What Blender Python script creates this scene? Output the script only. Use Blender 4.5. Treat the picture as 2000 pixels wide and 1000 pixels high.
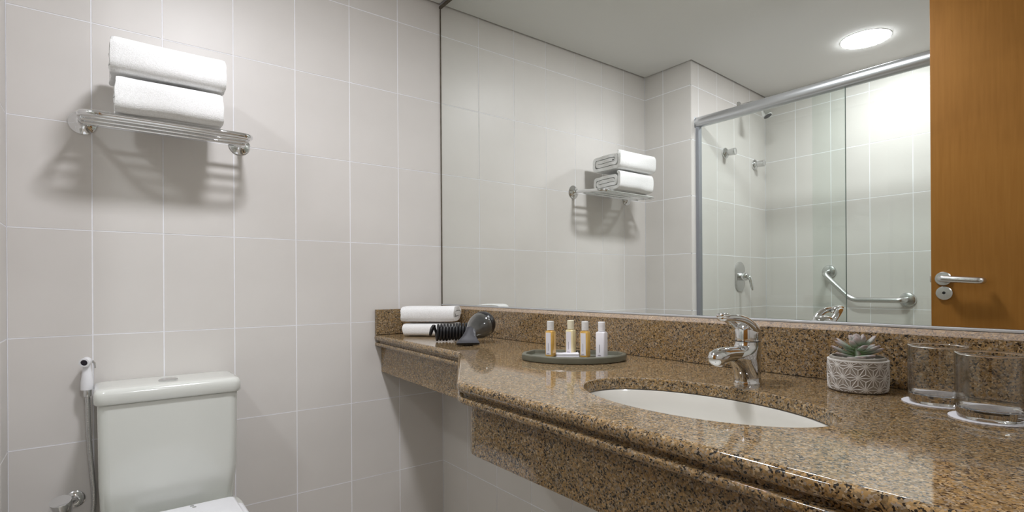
import bpy, bmesh, math, random
from mathutils import Vector, Matrix, noise

random.seed(7)
PI = math.pi
scene = bpy.context.scene
for o in list(bpy.data.objects):
    bpy.data.objects.remove(o)
COL = scene.collection

# ------------------------------------------------------------------ camera
YAW, ROLL, FPX = 0.9183, -0.0059, 1045.39
cam_data = bpy.data.cameras.new('camera')
cam = bpy.data.objects.new('camera', cam_data)
COL.objects.link(cam)
scene.camera = cam
_R = Vector((math.cos(YAW), math.sin(YAW), 0))
_F = Vector((-math.sin(YAW), math.cos(YAW), 0))
_U = Vector((0, 0, 1))
_r = _R * math.cos(ROLL) + _U * math.sin(ROLL)
_u = -_R * math.sin(ROLL) + _U * math.cos(ROLL)
m = Matrix((_r, _u, -_F)).transposed().to_4x4()
m.translation = Vector((1.99928, -1.15166, 1.03814))
cam.matrix_world = m
cam_data.sensor_fit = 'HORIZONTAL'
cam_data.sensor_width = 36.0
cam_data.lens = FPX / 2000 * 36
cam_data.shift_y = 58.78 / 2000
cam_data.clip_start = 0.02

# ------------------------------------------------------------------ world, exposure, lamp strengths
world = bpy.data.worlds.new('world')
scene.world = world
world.use_nodes = True
world.node_tree.nodes['Background'].inputs[0].default_value = (0.9, 0.92, 1.0, 1)
world.node_tree.nodes['Background'].inputs[1].default_value = 0.15
scene.view_settings.view_transform = 'Standard'
scene.view_settings.look = 'None'
scene.view_settings.gamma = 1
scene.view_settings.use_curve_mapping = False
scene.view_settings.exposure = 0.25
LAMP_SHOWER = 72.0
LAMP_VANITY = 128.0
FILL_HALL = 130.0  # added fill from behind the camera
LAMP_COLOR = (0.945, 0.95, 1.0)

# ------------------------------------------------------------------ materials
MATS = {}


def principled(name, color, rough=0.5, metal=0.0, spec=0.5, coat=0.0, coat_rough=0.05, trans=0.0, ior=1.45, sheen=0.0):
    mt = bpy.data.materials.new(name)
    mt.use_nodes = True
    b = mt.node_tree.nodes['Principled BSDF']
    b.inputs['Base Color'].default_value = (*color, 1)
    b.inputs['Roughness'].default_value = rough
    b.inputs['Metallic'].default_value = metal
    b.inputs['Specular IOR Level'].default_value = spec
    b.inputs['Coat Weight'].default_value = coat
    b.inputs['Coat Roughness'].default_value = coat_rough
    b.inputs['Transmission Weight'].default_value = trans
    b.inputs['IOR'].default_value = ior
    b.inputs['Sheen Weight'].default_value = sheen
    MATS[name] = mt
    return mt


def nodes(mt):
    nt = mt.node_tree
    return nt, nt.nodes, nt.links, nt.nodes['Principled BSDF']


def add_noise_color(mt, c1, c2, scale, detail=4, lo=0.35, hi=0.65, stretch=None):
    nt, N, L, b = nodes(mt)
    tc = N.new('ShaderNodeTexCoord')
    src = tc.outputs['Object']
    if stretch:
        mp = N.new('ShaderNodeMapping')
        mp.inputs['Scale'].default_value = stretch
        L.new(src, mp.inputs['Vector'])
        src = mp.outputs['Vector']
    n = N.new('ShaderNodeTexNoise')
    n.inputs['Scale'].default_value = scale
    n.inputs['Detail'].default_value = detail
    L.new(src, n.inputs['Vector'])
    r = N.new('ShaderNodeValToRGB')
    r.color_ramp.elements[0].position = lo
    r.color_ramp.elements[1].position = hi
    r.color_ramp.elements[0].color = (*c1, 1)
    r.color_ramp.elements[1].color = (*c2, 1)
    L.new(n.outputs['Fac'], r.inputs['Fac'])
    L.new(r.outputs['Color'], b.inputs['Base Color'])
    return r


def add_bump(mt, scale, strength, dist=0.002, detail=3):
    nt, N, L, b = nodes(mt)
    tc = N.new('ShaderNodeTexCoord')
    n = N.new('ShaderNodeTexNoise')
    n.inputs['Scale'].default_value = scale
    n.inputs['Detail'].default_value = detail
    L.new(tc.outputs['Object'], n.inputs['Vector'])
    bp = N.new('ShaderNodeBump')
    bp.inputs['Strength'].default_value = strength
    bp.inputs['Distance'].default_value = dist
    L.new(n.outputs['Fac'], bp.inputs['Height'])
    L.new(bp.outputs['Normal'], b.inputs['Normal'])


tile_m = principled('glazed_tile', (0.71, 0.672, 0.635), rough=0.40, spec=0.42)
add_noise_color(tile_m, (0.688, 0.660, 0.628), (0.710, 0.682, 0.650), 6)
add_bump(tile_m, 9, 0.06, 0.01, 1)
grout_m = principled('grout', (0.88, 0.88, 0.90), rough=0.85)
add_noise_color(grout_m, (0.90, 0.90, 0.93), (0.94, 0.94, 0.97), 60)
paint_m = principled('ceiling_paint', (0.72, 0.72, 0.695), rough=0.9, spec=0.2)
add_bump(paint_m, 140, 0.12, 0.002, 4)
gap_m = principled('dark_gap', (0.05, 0.045, 0.035), rough=0.9)
floor_m = principled('floor_tile', (0.50, 0.46, 0.40), rough=0.4)
nt, N, L, b = nodes(floor_m)
tc = N.new('ShaderNodeTexCoord')
bk = N.new('ShaderNodeTexBrick')
bk.offset = 0
bk.inputs['Scale'].default_value = 1
bk.inputs['Brick Width'].default_value = 0.33
bk.inputs['Row Height'].default_value = 0.33
bk.inputs['Mortar Size'].default_value = 0.004
bk.inputs['Color1'].default_value = (0.52, 0.47, 0.40, 1)
bk.inputs['Color2'].default_value = (0.50, 0.455, 0.39, 1)
bk.inputs['Mortar'].default_value = (0.6, 0.58, 0.55, 1)
L.new(tc.outputs['Object'], bk.inputs['Vector'])
L.new(bk.outputs['Color'], b.inputs['Base Color'])
wallpaint_m = principled('wall_paint', (0.62, 0.60, 0.56), rough=0.7)
add_bump(wallpaint_m, 90, 0.1)

chrome_m = principled('chrome', (0.80, 0.81, 0.82), rough=0.045, metal=1.0)
add_bump(chrome_m, 30, 0.01, 0.001)
alu_m = principled('satin_aluminium', (0.60, 0.61, 0.63), rough=0.32, metal=0.9)
add_bump(alu_m, 300, 0.02, 0.001)
channel_m = principled('grey_aluminium', (0.30, 0.31, 0.34), rough=0.4, metal=0.5)
add_bump(channel_m, 300, 0.02, 0.001)
steel_m = principled('brushed_steel', (0.66, 0.66, 0.66), rough=0.27, metal=1.0)
add_bump(steel_m, 400, 0.03, 0.001)
aluedge_m = principled('pale_aluminium', (0.62, 0.64, 0.66), rough=0.45, metal=0.4)
add_bump(aluedge_m, 200, 0.02, 0.001)
mirror_m = principled('mirror_silver', (0.905, 0.93, 0.90), rough=0.0, metal=1.0)
nt, N, L, b = nodes(mirror_m)
nz = N.new('ShaderNodeTexNoise'); nz.inputs['Scale'].default_value = 3
cr = N.new('ShaderNodeValToRGB')
cr.color_ramp.elements[0].color = (0.900, 0.926, 0.898, 1)
cr.color_ramp.elements[1].color = (0.910, 0.934, 0.906, 1)
L.new(nz.outputs['Fac'], cr.inputs['Fac']); L.new(cr.outputs['Color'], b.inputs['Base Color'])
frame_m = principled('dark_mirror_edge', (0.10, 0.085, 0.06), rough=0.5)
add_noise_color(frame_m, (0.09, 0.075, 0.05), (0.14, 0.12, 0.09), 40)

ceramic_m = principled('white_ceramic', (0.72, 0.73, 0.685), rough=0.16, spec=0.5, coat=0.5)
add_noise_color(ceramic_m, (0.70, 0.712, 0.668), (0.715, 0.727, 0.682), 5)
sink_m = principled('sink_ceramic', (0.74, 0.73, 0.68), rough=0.12, spec=0.5, coat=0.6)
add_noise_color(sink_m, (0.70, 0.69, 0.64), (0.72, 0.71, 0.66), 5)
plastic_m = principled('white_plastic', (0.82, 0.82, 0.84), rough=0.3)
add_noise_color(plastic_m, (0.81, 0.81, 0.83), (0.84, 0.84, 0.86), 20)
towel_m = principled('white_terry', (0.90, 0.90, 0.895), rough=0.95, spec=0.1, sheen=0.3)
add_noise_color(towel_m, (0.86, 0.86, 0.85), (0.94, 0.94, 0.935), 260, 3)
add_bump(towel_m, 420, 0.55, 0.003, 3)
black_m = principled('black_rubber', (0.012, 0.012, 0.014), rough=0.33)
add_noise_color(black_m, (0.010, 0.010, 0.012), (0.018, 0.018, 0.020), 40)
greyplastic_m = principled('dark_grey_plastic', (0.055, 0.055, 0.062), rough=0.42)
add_noise_color(greyplastic_m, (0.05, 0.05, 0.057), (0.062, 0.062, 0.07), 40)
smoke_m = principled('smoky_plastic', (0.07, 0.07, 0.066), rough=0.10, spec=0.5, coat=0.8)
add_noise_color(smoke_m, (0.05, 0.05, 0.047), (0.095, 0.095, 0.088), 14)
dark_m = principled('dark_hole', (0.01, 0.01, 0.01), rough=0.6)
add_noise_color(dark_m, (0.008, 0.008, 0.008), (0.014, 0.014, 0.014), 40)
rubber_m = principled('nozzle_black', (0.015, 0.012, 0.02), rough=0.3)
add_noise_color(rubber_m, (0.012, 0.01, 0.016), (0.02, 0.016, 0.026), 60)
tray_m = principled('smoked_tray', (0.145, 0.145, 0.11), rough=0.28, spec=0.5)
add_noise_color(tray_m, (0.135, 0.137, 0.104), (0.16, 0.16, 0.122), 25)
amber_m = principled('amber_gel', (0.62, 0.36, 0.08), rough=0.06, spec=0.6, coat=0.6)
add_noise_color(amber_m, (0.55, 0.31, 0.06), (0.70, 0.44, 0.12), 30)
cream_m = principled('cream_plastic', (0.80, 0.70, 0.42), rough=0.3)
add_noise_color(cream_m, (0.76, 0.66, 0.38), (0.82, 0.73, 0.46), 30)
frost_m = principled('frosted_cap', (0.72, 0.72, 0.70), rough=0.35)
add_noise_color(frost_m, (0.68, 0.68, 0.67), (0.76, 0.76, 0.75), 40)
creamcap_m = principled('cream_cap', (0.80, 0.76, 0.58), rough=0.35)
add_noise_color(creamcap_m, (0.77, 0.73, 0.55), (0.82, 0.78, 0.61), 40)
label_m = principled('paper_label', (0.78, 0.76, 0.80), rough=0.6)
add_noise_color(label_m, (0.76, 0.74, 0.78), (0.80, 0.78, 0.82), 40)
ink_m = principled('grey_ink', (0.28, 0.26, 0.30), rough=0.7)
add_noise_color(ink_m, (0.25, 0.23, 0.27), (0.31, 0.29, 0.33), 300)
paper_m = principled('white_paper', (0.83, 0.83, 0.88), rough=0.7)
add_noise_color(paper_m, (0.82, 0.82, 0.87), (0.85, 0.85, 0.90), 60)
concrete_m = principled('taupe_concrete', (0.30, 0.265, 0.225), rough=0.85)
add_noise_color(concrete_m, (0.26, 0.23, 0.195), (0.35, 0.31, 0.265), 120, 5)
collar_m = principled('grey_concrete_rim', (0.33, 0.31, 0.265), rough=0.85)
add_noise_color(collar_m, (0.30, 0.28, 0.24), (0.37, 0.345, 0.30), 100, 5)
pattern_m = principled('white_relief', (0.72, 0.70, 0.67), rough=0.8)
add_noise_color(pattern_m, (0.66, 0.64, 0.61), (0.76, 0.74, 0.71), 150)
gravel_m = principled('white_gravel', (0.72, 0.72, 0.70), rough=0.8)
add_noise_color(gravel_m, (0.60, 0.60, 0.58), (0.78, 0.78, 0.77), 200)

door_m = principled('honey_wood', (0.44, 0.22, 0.06), rough=0.55, spec=0.2)
nt, N, L, b = nodes(door_m)
tc = N.new('ShaderNodeTexCoord')
mp = N.new('ShaderNodeMapping'); mp.inputs['Scale'].default_value = (40, 40, 2.2)
n1 = N.new('ShaderNodeTexNoise'); n1.inputs['Scale'].default_value = 3; n1.inputs['Detail'].default_value = 6
n2 = N.new('ShaderNodeTexNoise'); n2.inputs['Scale'].default_value = 2.2; n2.inputs['Detail'].default_value = 3
n2.inputs['Distortion'].default_value = 0.8
r1 = N.new('ShaderNodeValToRGB')
r1.color_ramp.elements[0].color = (0.275, 0.116, 0.020, 1); r1.color_ramp.elements[0].position = 0.25
r1.color_ramp.elements[1].color = (0.320, 0.142, 0.028, 1); r1.color_ramp.elements[1].position = 0.75
mx = N.new('ShaderNodeMix'); mx.data_type = 'RGBA'; mx.blend_type = 'MULTIPLY'; mx.inputs[0].default_value = 1
r2 = N.new('ShaderNodeValToRGB')
r2.color_ramp.elements[0].color = (0.84, 0.82, 0.80, 1); r2.color_ramp.elements[0].position = 0.3
r2.color_ramp.elements[1].color = (1, 1, 1, 1); r2.color_ramp.elements[1].position = 0.6
L.new(tc.outputs['Object'], mp.inputs['Vector']); L.new(mp.outputs['Vector'], n1.inputs['Vector'])
L.new(tc.outputs['Object'], n2.inputs['Vector'])
L.new(n1.outputs['Fac'], r1.inputs['Fac']); L.new(n2.outputs['Fac'], r2.inputs['Fac'])
L.new(r1.outputs['Color'], mx.inputs[6]); L.new(r2.outputs['Color'], mx.inputs[7])
L.new(mx.outputs[2], b.inputs['Base Color'])

# granite: crystal cells of tan, orange, brown, grey and black
granite_m = principled('polished_granite', (0.3, 0.2, 0.1), rough=0.06, spec=0.6)
nt, N, L, b = nodes(granite_m)
tc = N.new('ShaderNodeTexCoord')
nd = N.new('ShaderNodeTexNoise'); nd.inputs['Scale'].default_value = 160; nd.inputs['Detail'].default_value = 2
vm = N.new('ShaderNodeVectorMath'); vm.operation = 'MULTIPLY_ADD'
vm.inputs[1].default_value = (0.004, 0.004, 0.004)
L.new(tc.outputs['Object'], nd.inputs['Vector'])
L.new(nd.outputs['Color'], vm.inputs[0]); L.new(tc.outputs['Object'], vm.inputs[2])
v1 = N.new('ShaderNodeTexVoronoi'); v1.inputs['Scale'].default_value = 310
v2 = N.new('ShaderNodeTexVoronoi'); v2.inputs['Scale'].default_value = 520
L.new(vm.outputs[0], v1.inputs['Vector']); L.new(vm.outputs[0], v2.inputs['Vector'])
s1 = N.new('ShaderNodeSeparateColor'); s2 = N.new('ShaderNodeSeparateColor')
L.new(v1.outputs['Color'], s1.inputs['Color']); L.new(v2.outputs['Color'], s2.inputs['Color'])
ra = N.new('ShaderNodeValToRGB'); ra.color_ramp.interpolation = 'CONSTANT'
cols = [(0.0, (0.026, 0.023, 0.020)), (0.13, (0.165, 0.108, 0.050)), (0.30, (0.305, 0.192, 0.080)),
        (0.50, (0.228, 0.164, 0.092)), (0.66, (0.405, 0.262, 0.120)), (0.80, (0.282, 0.228, 0.168)),
        (0.91, (0.480, 0.370, 0.232))]
el = ra.color_ramp.elements
while len(el) < len(cols):
    el.new(0.5)
for e, (p, c) in zip(el, cols):
    e.position = p; e.color = (*c, 1)
rb = N.new('ShaderNodeValToRGB'); rb.color_ramp.interpolation = 'CONSTANT'
cols2 = [(0.0, (0.022, 0.018, 0.016)), (0.22, (0.202, 0.138, 0.069)), (0.55, (0.356, 0.229, 0.102)), (0.8, (0.288, 0.236, 0.180))]
el = rb.color_ramp.elements
while len(el) < len(cols2):
    el.new(0.5)
for e, (p, c) in zip(el, cols2):
    e.position = p; e.color = (*c, 1)
L.new(s1.outputs[0], ra.inputs['Fac']); L.new(s2.outputs[0], rb.inputs['Fac'])
mx = N.new('ShaderNodeMix'); mx.data_type = 'RGBA'
gt = N.new('ShaderNodeMath'); gt.operation = 'GREATER_THAN'; gt.inputs[1].default_value = 0.62
L.new(s2.outputs[1], gt.inputs[0]); L.new(gt.outputs[0], mx.inputs[0])
L.new(ra.outputs['Color'], mx.inputs[6]); L.new(rb.outputs['Color'], mx.inputs[7])
L.new(mx.outputs[2], b.inputs['Base Color'])

lit_chamfer_m = granite_m.copy()  # rougher copy, paled to paint lamp light onto the backsplash chamfer
lit_chamfer_m.name = 'lit_chamfer_granite'
nt = lit_chamfer_m.node_tree
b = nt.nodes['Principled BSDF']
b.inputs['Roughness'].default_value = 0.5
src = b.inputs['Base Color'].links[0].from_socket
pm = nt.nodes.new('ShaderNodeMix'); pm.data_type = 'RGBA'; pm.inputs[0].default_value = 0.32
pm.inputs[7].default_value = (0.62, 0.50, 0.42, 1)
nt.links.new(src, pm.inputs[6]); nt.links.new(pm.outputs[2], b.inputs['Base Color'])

# thin clear panes: fresnel mirror over a tinted see-through body
pane_m = bpy.data.materials.new('shower_glass')
pane_m.use_nodes = True
nt = pane_m.node_tree; N = nt.nodes; L = nt.links
N.remove(N['Principled BSDF'])
out = N['Material Output']
tr = N.new('ShaderNodeBsdfTransparent'); tr.inputs[0].default_value = (0.955, 0.975, 0.962, 1)
gl = N.new('ShaderNodeBsdfGlossy'); gl.inputs['Roughness'].default_value = 0.0
lw = N.new('ShaderNodeLayerWeight'); lw.inputs['Blend'].default_value = 0.5
pw = N.new('ShaderNodeMath'); pw.operation = 'POWER'; pw.inputs[1].default_value = 5.0
fr = N.new('ShaderNodeMath'); fr.operation = 'MULTIPLY_ADD'; fr.inputs[1].default_value = 0.96; fr.inputs[2].default_value = 0.03
L.new(lw.outputs['Facing'], pw.inputs[0]); L.new(pw.outputs[0], fr.inputs[0])
ms = N.new('ShaderNodeMixShader')
L.new(fr.outputs[0], ms.inputs[0]); L.new(tr.outputs[0], ms.inputs[1]); L.new(gl.outputs[0], ms.inputs[2])
L.new(ms.outputs[0], out.inputs['Surface'])

clear_m = pane_m.copy()
clear_m.name = 'tumbler_wall'
for nd_ in clear_m.node_tree.nodes:
    if nd_.type == 'BSDF_TRANSPARENT':
        nd_.inputs[0].default_value = (0.955, 0.955, 0.945, 1)
    if nd_.type == 'MATH' and nd_.operation == 'POWER':
        nd_.inputs[1].default_value = 3.0
    if nd_.type == 'MATH' and nd_.operation == 'MULTIPLY_ADD':
        nd_.inputs[2].default_value = 0.045

glass_m = bpy.data.materials.new('tumbler_glass')
glass_m.use_nodes = True
nt = glass_m.node_tree; N = nt.nodes; L = nt.links
N.remove(N['Principled BSDF'])
gb = N.new('ShaderNodeBsdfGlass'); gb.inputs['IOR'].default_value = 1.45; gb.inputs['Roughness'].default_value = 0.0
gb.inputs['Color'].default_value = (0.985, 0.99, 0.99, 1)
L.new(gb.outputs[0], N['Material Output'].inputs['Surface'])


def emission(name, color, strength):
    mt = bpy.data.materials.new(name)
    mt.use_nodes = True
    nt = mt.node_tree
    nt.nodes.remove(nt.nodes['Principled BSDF'])
    e = nt.nodes.new('ShaderNodeEmission')
    e.inputs[0].default_value = (*color, 1)
    e.inputs[1].default_value = strength
    nt.links.new(e.outputs[0], nt.nodes['Material Output'].inputs['Surface'])
    return mt


# succulent: green heart, dusty pink tips (u along the leaf is stored in a colour attribute-free way: object x)
leaf_m = principled('succulent_leaf', (0.3, 0.4, 0.28), rough=0.45)
nt, N, L, b = nodes(leaf_m)
tc = N.new('ShaderNodeTexCoord')
sx = N.new('ShaderNodeSeparateXYZ')
L.new(tc.outputs['Generated'], sx.inputs[0])
rl = N.new('ShaderNodeValToRGB')
rl.color_ramp.elements[0].color = (0.16, 0.26, 0.09, 1); rl.color_ramp.elements[0].position = 0.05
rl.color_ramp.elements[1].color = (0.40, 0.31, 0.30, 1); rl.color_ramp.elements[1].position = 1.0
e = rl.color_ramp.elements.new(0.45); e.color = (0.30, 0.39, 0.29, 1)
e = rl.color_ramp.elements.new(0.75); e.color = (0.47, 0.45, 0.43, 1)
L.new(sx.outputs['X'], rl.inputs['Fac']); L.new(rl.outputs['Color'], b.inputs['Base Color'])


# ------------------------------------------------------------------ mesh helpers
def mesh_obj(name, verts, faces, mat, parent=None, smooth=False, origin=None):
    me = bpy.data.meshes.new(name)
    org = Vector(origin) if origin is not None else Vector((0, 0, 0))
    me.from_pydata([tuple(Vector(v) - org) for v in verts], [], faces)
    me.update()
    bm = bmesh.new(); bm.from_mesh(me)
    bmesh.ops.recalc_face_normals(bm, faces=bm.faces)
    bm.to_mesh(me); bm.free()
    if smooth:
        me.polygons.foreach_set('use_smooth', [True] * len(me.polygons))
    me.materials.append(mat)
    o = bpy.data.objects.new(name, me)
    COL.objects.link(o)
    o.location = org
    if parent is not None:
        attach(o, parent)
    return o


def attach(o, parent):
    w = o.location.copy()
    o.parent = parent
    o.location = w - world_loc(parent)


def world_loc(o):
    p = o.location.copy()
    while o.parent is not None:
        o = o.parent
        p += o.location
    return p


def bm_obj(name, bm, mat, parent=None, smooth=False, origin=None):
    me = bpy.data.meshes.new(name)
    if origin is not None:
        bmesh.ops.translate(bm, verts=bm.verts, vec=-Vector(origin))
    bmesh.ops.recalc_face_normals(bm, faces=bm.faces)
    bm.to_mesh(me); bm.free()
    if smooth:
        me.polygons.foreach_set('use_smooth', [True] * len(me.polygons))
    me.materials.append(mat)
    o = bpy.data.objects.new(name, me)
    COL.objects.link(o)
    if origin is not None:
        o.location = origin
    if parent is not None:
        attach(o, parent)
    return o


def smooth_by_angle(o, ang=40):
    me = o.data
    me.polygons.foreach_set('use_smooth', [True] * len(me.polygons))
    bm = bmesh.new(); bm.from_mesh(me)
    for e in bm.edges:
        if len(e.link_faces) == 2 and e.calc_face_angle(0) > math.radians(ang):
            e.smooth = False
    bm.to_mesh(me); bm.free()


def box(name, lo, hi, mat, parent=None, bevel=0.0, seg=2, origin=None):
    bm = bmesh.new()
    bmesh.ops.create_cube(bm, size=1)
    lo = Vector(lo); hi = Vector(hi)
    for v in bm.verts:
        v.co = Vector([(lo[i] + hi[i]) / 2 + v.co[i] * (hi[i] - lo[i]) for i in range(3)])
    if bevel:
        bmesh.ops.bevel(bm, geom=bm.edges[:], offset=bevel, segments=seg, profile=0.5, affect='EDGES')
    o = bm_obj(name, bm, mat, parent, origin=origin)
    if bevel:
        smooth_by_angle(o, 50)
        weighted(o)
    return o


def weighted(o):
    md = o.modifiers.new('weighted_normals', 'WEIGHTED_NORMAL')
    md.weight = 100
    md.keep_sharp = True


def frame_of(t):
    t = t.normalized()
    a = Vector((0, 0, 1)) if abs(t.z) < 0.9 else Vector((1, 0, 0))
    n1 = t.cross(a).normalized()
    return n1, t.cross(n1).normalized()


def tube_data(path, rad, seg=12, closed=False, flat=None):
    """swept circle; rad float or list; parallel-transport frames; flat=(a,b) scales"""
    P = [Vector(p) for p in path]
    n = len(P)
    R = rad if isinstance(rad, (list, tuple)) else [rad] * n
    verts = []; faces = []
    prev = None
    for i in range(n):
        if closed:
            t = P[(i + 1) % n] - P[i - 1]
        else:
            t = P[min(i + 1, n - 1)] - P[max(i - 1, 0)]
        t.normalize()
        if prev is None:
            n1, n2 = frame_of(t)
        else:
            n1 = (prev - t * prev.dot(t))
            if n1.length < 1e-6:
                n1, _ = frame_of(t)
            n1.normalize()
            n2 = t.cross(n1)
        prev = n1
        fa, fb = flat if flat else (1, 1)
        for k in range(seg):
            a = 2 * PI * k / seg
            verts.append(P[i] + n1 * math.cos(a) * R[i] * fa + n2 * math.sin(a) * R[i] * fb)
    m_ = n if closed else n - 1
    for i in range(m_):
        j = (i + 1) % n
        for k in range(seg):
            l = (k + 1) % seg
            faces.append((i * seg + k, i * seg + l, j * seg + l, j * seg + k))
    if not closed:
        faces.append(tuple(range(seg)))
        faces.append(tuple((n - 1) * seg + k for k in reversed(range(seg))))
    return verts, faces


def tube(name, path, rad, mat, parent=None, seg=12, closed=False, flat=None):
    v, f = tube_data(path, rad, seg, closed, flat)
    o = mesh_obj(name, v, f, mat, parent)
    smooth_by_angle(o, 45)
    return o


def lathe(name, prof, mat, parent=None, center=(0, 0, 0), axis=(0, 0, 1), seg=40, scale=(1, 1)):
    """prof list of (r,h); h along axis"""
    ax = Vector(axis).normalized()
    if abs(ax.z) > 0.999:
        e1, e2 = Vector((1, 0, 0)), Vector((0, 1, 0))
        ax = Vector((0, 0, 1 if ax.z > 0 else -1))
    else:
        e1 = ax.cross(Vector((0, 0, 1))).normalized(); e2 = ax.cross(e1)
    c = Vector(center)
    verts = []; faces = []; rings = []
    for r, h in prof:
        if r <= 1e-6:
            rings.append([len(verts)]); verts.append(c + ax * h)
        else:
            ids = []
            for k in range(seg):
                a = 2 * PI * k / seg
                ids.append(len(verts))
                verts.append(c + ax * h + e1 * math.cos(a) * r * scale[0] + e2 * math.sin(a) * r * scale[1])
            rings.append(ids)
    for A, B in zip(rings, rings[1:]):
        if len(A) == 1 and len(B) == 1:
            continue
        for k in range(seg):
            l = (k + 1) % seg
            if len(A) == 1:
                faces.append((A[0], B[l], B[k]))
            elif len(B) == 1:
                faces.append((A[k], A[l], B[0]))
            else:
                faces.append((A[k], A[l], B[l], B[k]))
    o = mesh_obj(name, verts, faces, mat, parent)
    smooth_by_angle(o, 42)
    return o


def arc(c, r, a0, a1, n, e1, e2):
    c = Vector(c); e1 = Vector(e1); e2 = Vector(e2)
    return [c + e1 * r * math.cos(a0 + (a1 - a0) * i / n) + e2 * r * math.sin(a0 + (a1 - a0) * i / n) for i in range(n + 1)]


def round_path(pts, r, n=6):
    """polyline with rounded corners"""
    P = [Vector(p) for p in pts]
    out = [P[0]]
    for i in range(1, len(P) - 1):
        a, b_, c = P[i - 1], P[i], P[i + 1]
        d1 = (a - b_); d2 = (c - b_)
        rr = min(r, d1.length * 0.49, d2.length * 0.49)
        p1 = b_ + d1.normalized() * rr; p2 = b_ + d2.normalized() * rr
        for k in range(n + 1):
            t = k / n
            out.append(p1 * (1 - t) ** 2 + b_ * 2 * t * (1 - t) + p2 * t * t)
    out.append(P[-1])
    return out


def densify(path, step):
    out = [Vector(path[0])]
    for a, b_ in zip(path, path[1:]):
        a = Vector(a); b_ = Vector(b_)
        k = max(1, int((b_ - a).length / step))
        for i in range(1, k + 1):
            out.append(a.lerp(b_, i / k))
    return out


def empty(name, loc, label=None, cat=None, group=None):
    o = bpy.data.objects.new(name, None)
    o.empty_display_size = 0.05
    COL.objects.link(o)
    o.location = loc
    tag(o, label, cat, group)
    return o


def tag(o, label=None, cat=None, group=None, kind=None):
    if label: o['label'] = label
    if cat: o['category'] = cat
    if group: o['group'] = group
    if kind: o['kind'] = kind
    return o


# ------------------------------------------------------------------ room shell
ROWS = [0.0, 0.297, 0.594, 0.902, 1.2087, 1.518, 1.820, 2.111, 2.30]
CEIL = 2.239
Y_BACK = -1.3605
XR = 2.12
Y_SH = -2.2495
G = 0.0018          # half a grout joint
TT = 0.0005         # how far the tiles stand proud of the grout
tile_cache = {}


def tiled_wall(name, org, u, n, cols, rows, label, thick=0.08, ztop=2.30, skip=None, s0=0.0, s1=0.0):
    """slab of grout with separate tiles; org = start on the tile face, u along, n into the room"""
    org = Vector(org); u = Vector(u).normalized(); n = Vector(n).normalized()
    W = cols[-1]
    pts = [org + u * s0 - n * TT, org + u * (W - s1) - n * TT, org + u * (W - s1) - n * thick, org + u * s0 - n * thick]
    verts = [Vector((p.x, p.y, -0.02)) for p in pts] + [Vector((p.x, p.y, ztop)) for p in pts]
    faces = [(0, 1, 5, 4), (1, 2, 6, 5), (2, 3, 7, 6), (3, 0, 4, 7), (0, 3, 2, 1), (4, 5, 6, 7)]
    wall = mesh_obj(name, verts, faces, grout_m)
    tag(wall, label, None, None, 'structure')
    ang = math.atan2(u.y, u.x)
    for i in range(len(cols) - 1):
        for j in range(len(rows) - 1):
            if skip and skip(i, j):
                continue
            w = cols[i + 1] - cols[i] - 2 * G
            h = rows[j + 1] - rows[j] - 2 * G
            key = (round(w, 4), round(h, 4), round(u.cross(n).z) > 0)
            if key not in tile_cache:
                bm = bmesh.new()
                bmesh.ops.create_cube(bm, size=1)
                sy = 1 if key[2] else -1
                for v in bm.verts:
                    v.co = Vector((v.co.x * w, (v.co.y - 0.5) * sy * 0.006, v.co.z * h))
                front = [f for f in bm.faces if abs(f.calc_center_median().y) < 1e-5]
                es = [e for f in front for e in f.edges]
                bmesh.ops.bevel(bm, geom=es, offset=0.0005, segments=2, profile=0.5, affect='EDGES')
                bmesh.ops.recalc_face_normals(bm, faces=bm.faces)
                me = bpy.data.meshes.new('tile')
                bm.to_mesh(me); bm.free()
                me.materials.append(tile_m)
                tile_cache[key] = me
            o = bpy.data.objects.new('tile', tile_cache[key])
            COL.objects.link(o)
            c = org + u * ((cols[i] + cols[i + 1]) / 2)
            jit = random.uniform(-0.00025, 0.00025)
            o.location = Vector((c.x, c.y, (rows[j] + rows[j + 1]) / 2)) + n * jit
            o.rotation_euler = (random.uniform(-0.0006, 0.0006), 0, ang + random.uniform(-0.0010, 0.0010))
            o.parent = wall
    return wall


# floor and ceiling
fl = box('floor', (-0.1, -2.35, -0.06), (3.6, 0.1, 0.0), floor_m)
tag(fl, 'beige tiled bathroom floor', None, None, 'structure')

g = 0.011
SHX1 = 1.75
out_poly = [(g, -g), (XR - g, -g), (XR - g, Y_BACK + g), (SHX1 - g, Y_BACK + g), (SHX1 - g, Y_SH + g),
            (0.253 + g, Y_SH + g), (0.308 + g, Y_BACK + g), (g, Y_BACK + g)]
verts = [Vector((x, y, CEIL)) for x, y in out_poly] + [Vector((x, y, CEIL + 0.02)) for x, y in out_poly]
k = len(out_poly)
faces = [tuple(range(k)), tuple(reversed(range(k, 2 * k)))] + [(i, (i + 1) % k, k + (i + 1) % k, k + i) for i in range(k)]
ce = mesh_obj('ceiling', verts, faces, paint_m)
tag(ce, 'flat off-white painted ceiling with dark shadow gap at the walls', None, None, 'structure')
ga = box('trim_1', (-0.05, -2.34, 2.30), (XR + 0.05, 0.06, 2.33), gap_m)
tag(ga, 'dark void above the ceiling shadow gap', None, None, 'structure')

# toilet wall
D0 = -Y_BACK
cl = [0.0, D0 - 1.176] + [D0 - 0.2 * k for k in range(5, -1, -1)]
tiled_wall('wall_left', (0, Y_BACK, 0), (0, 1, 0), (1, 0, 0), cl, ROWS, 'off-white tiled wall behind the toilet')
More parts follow.
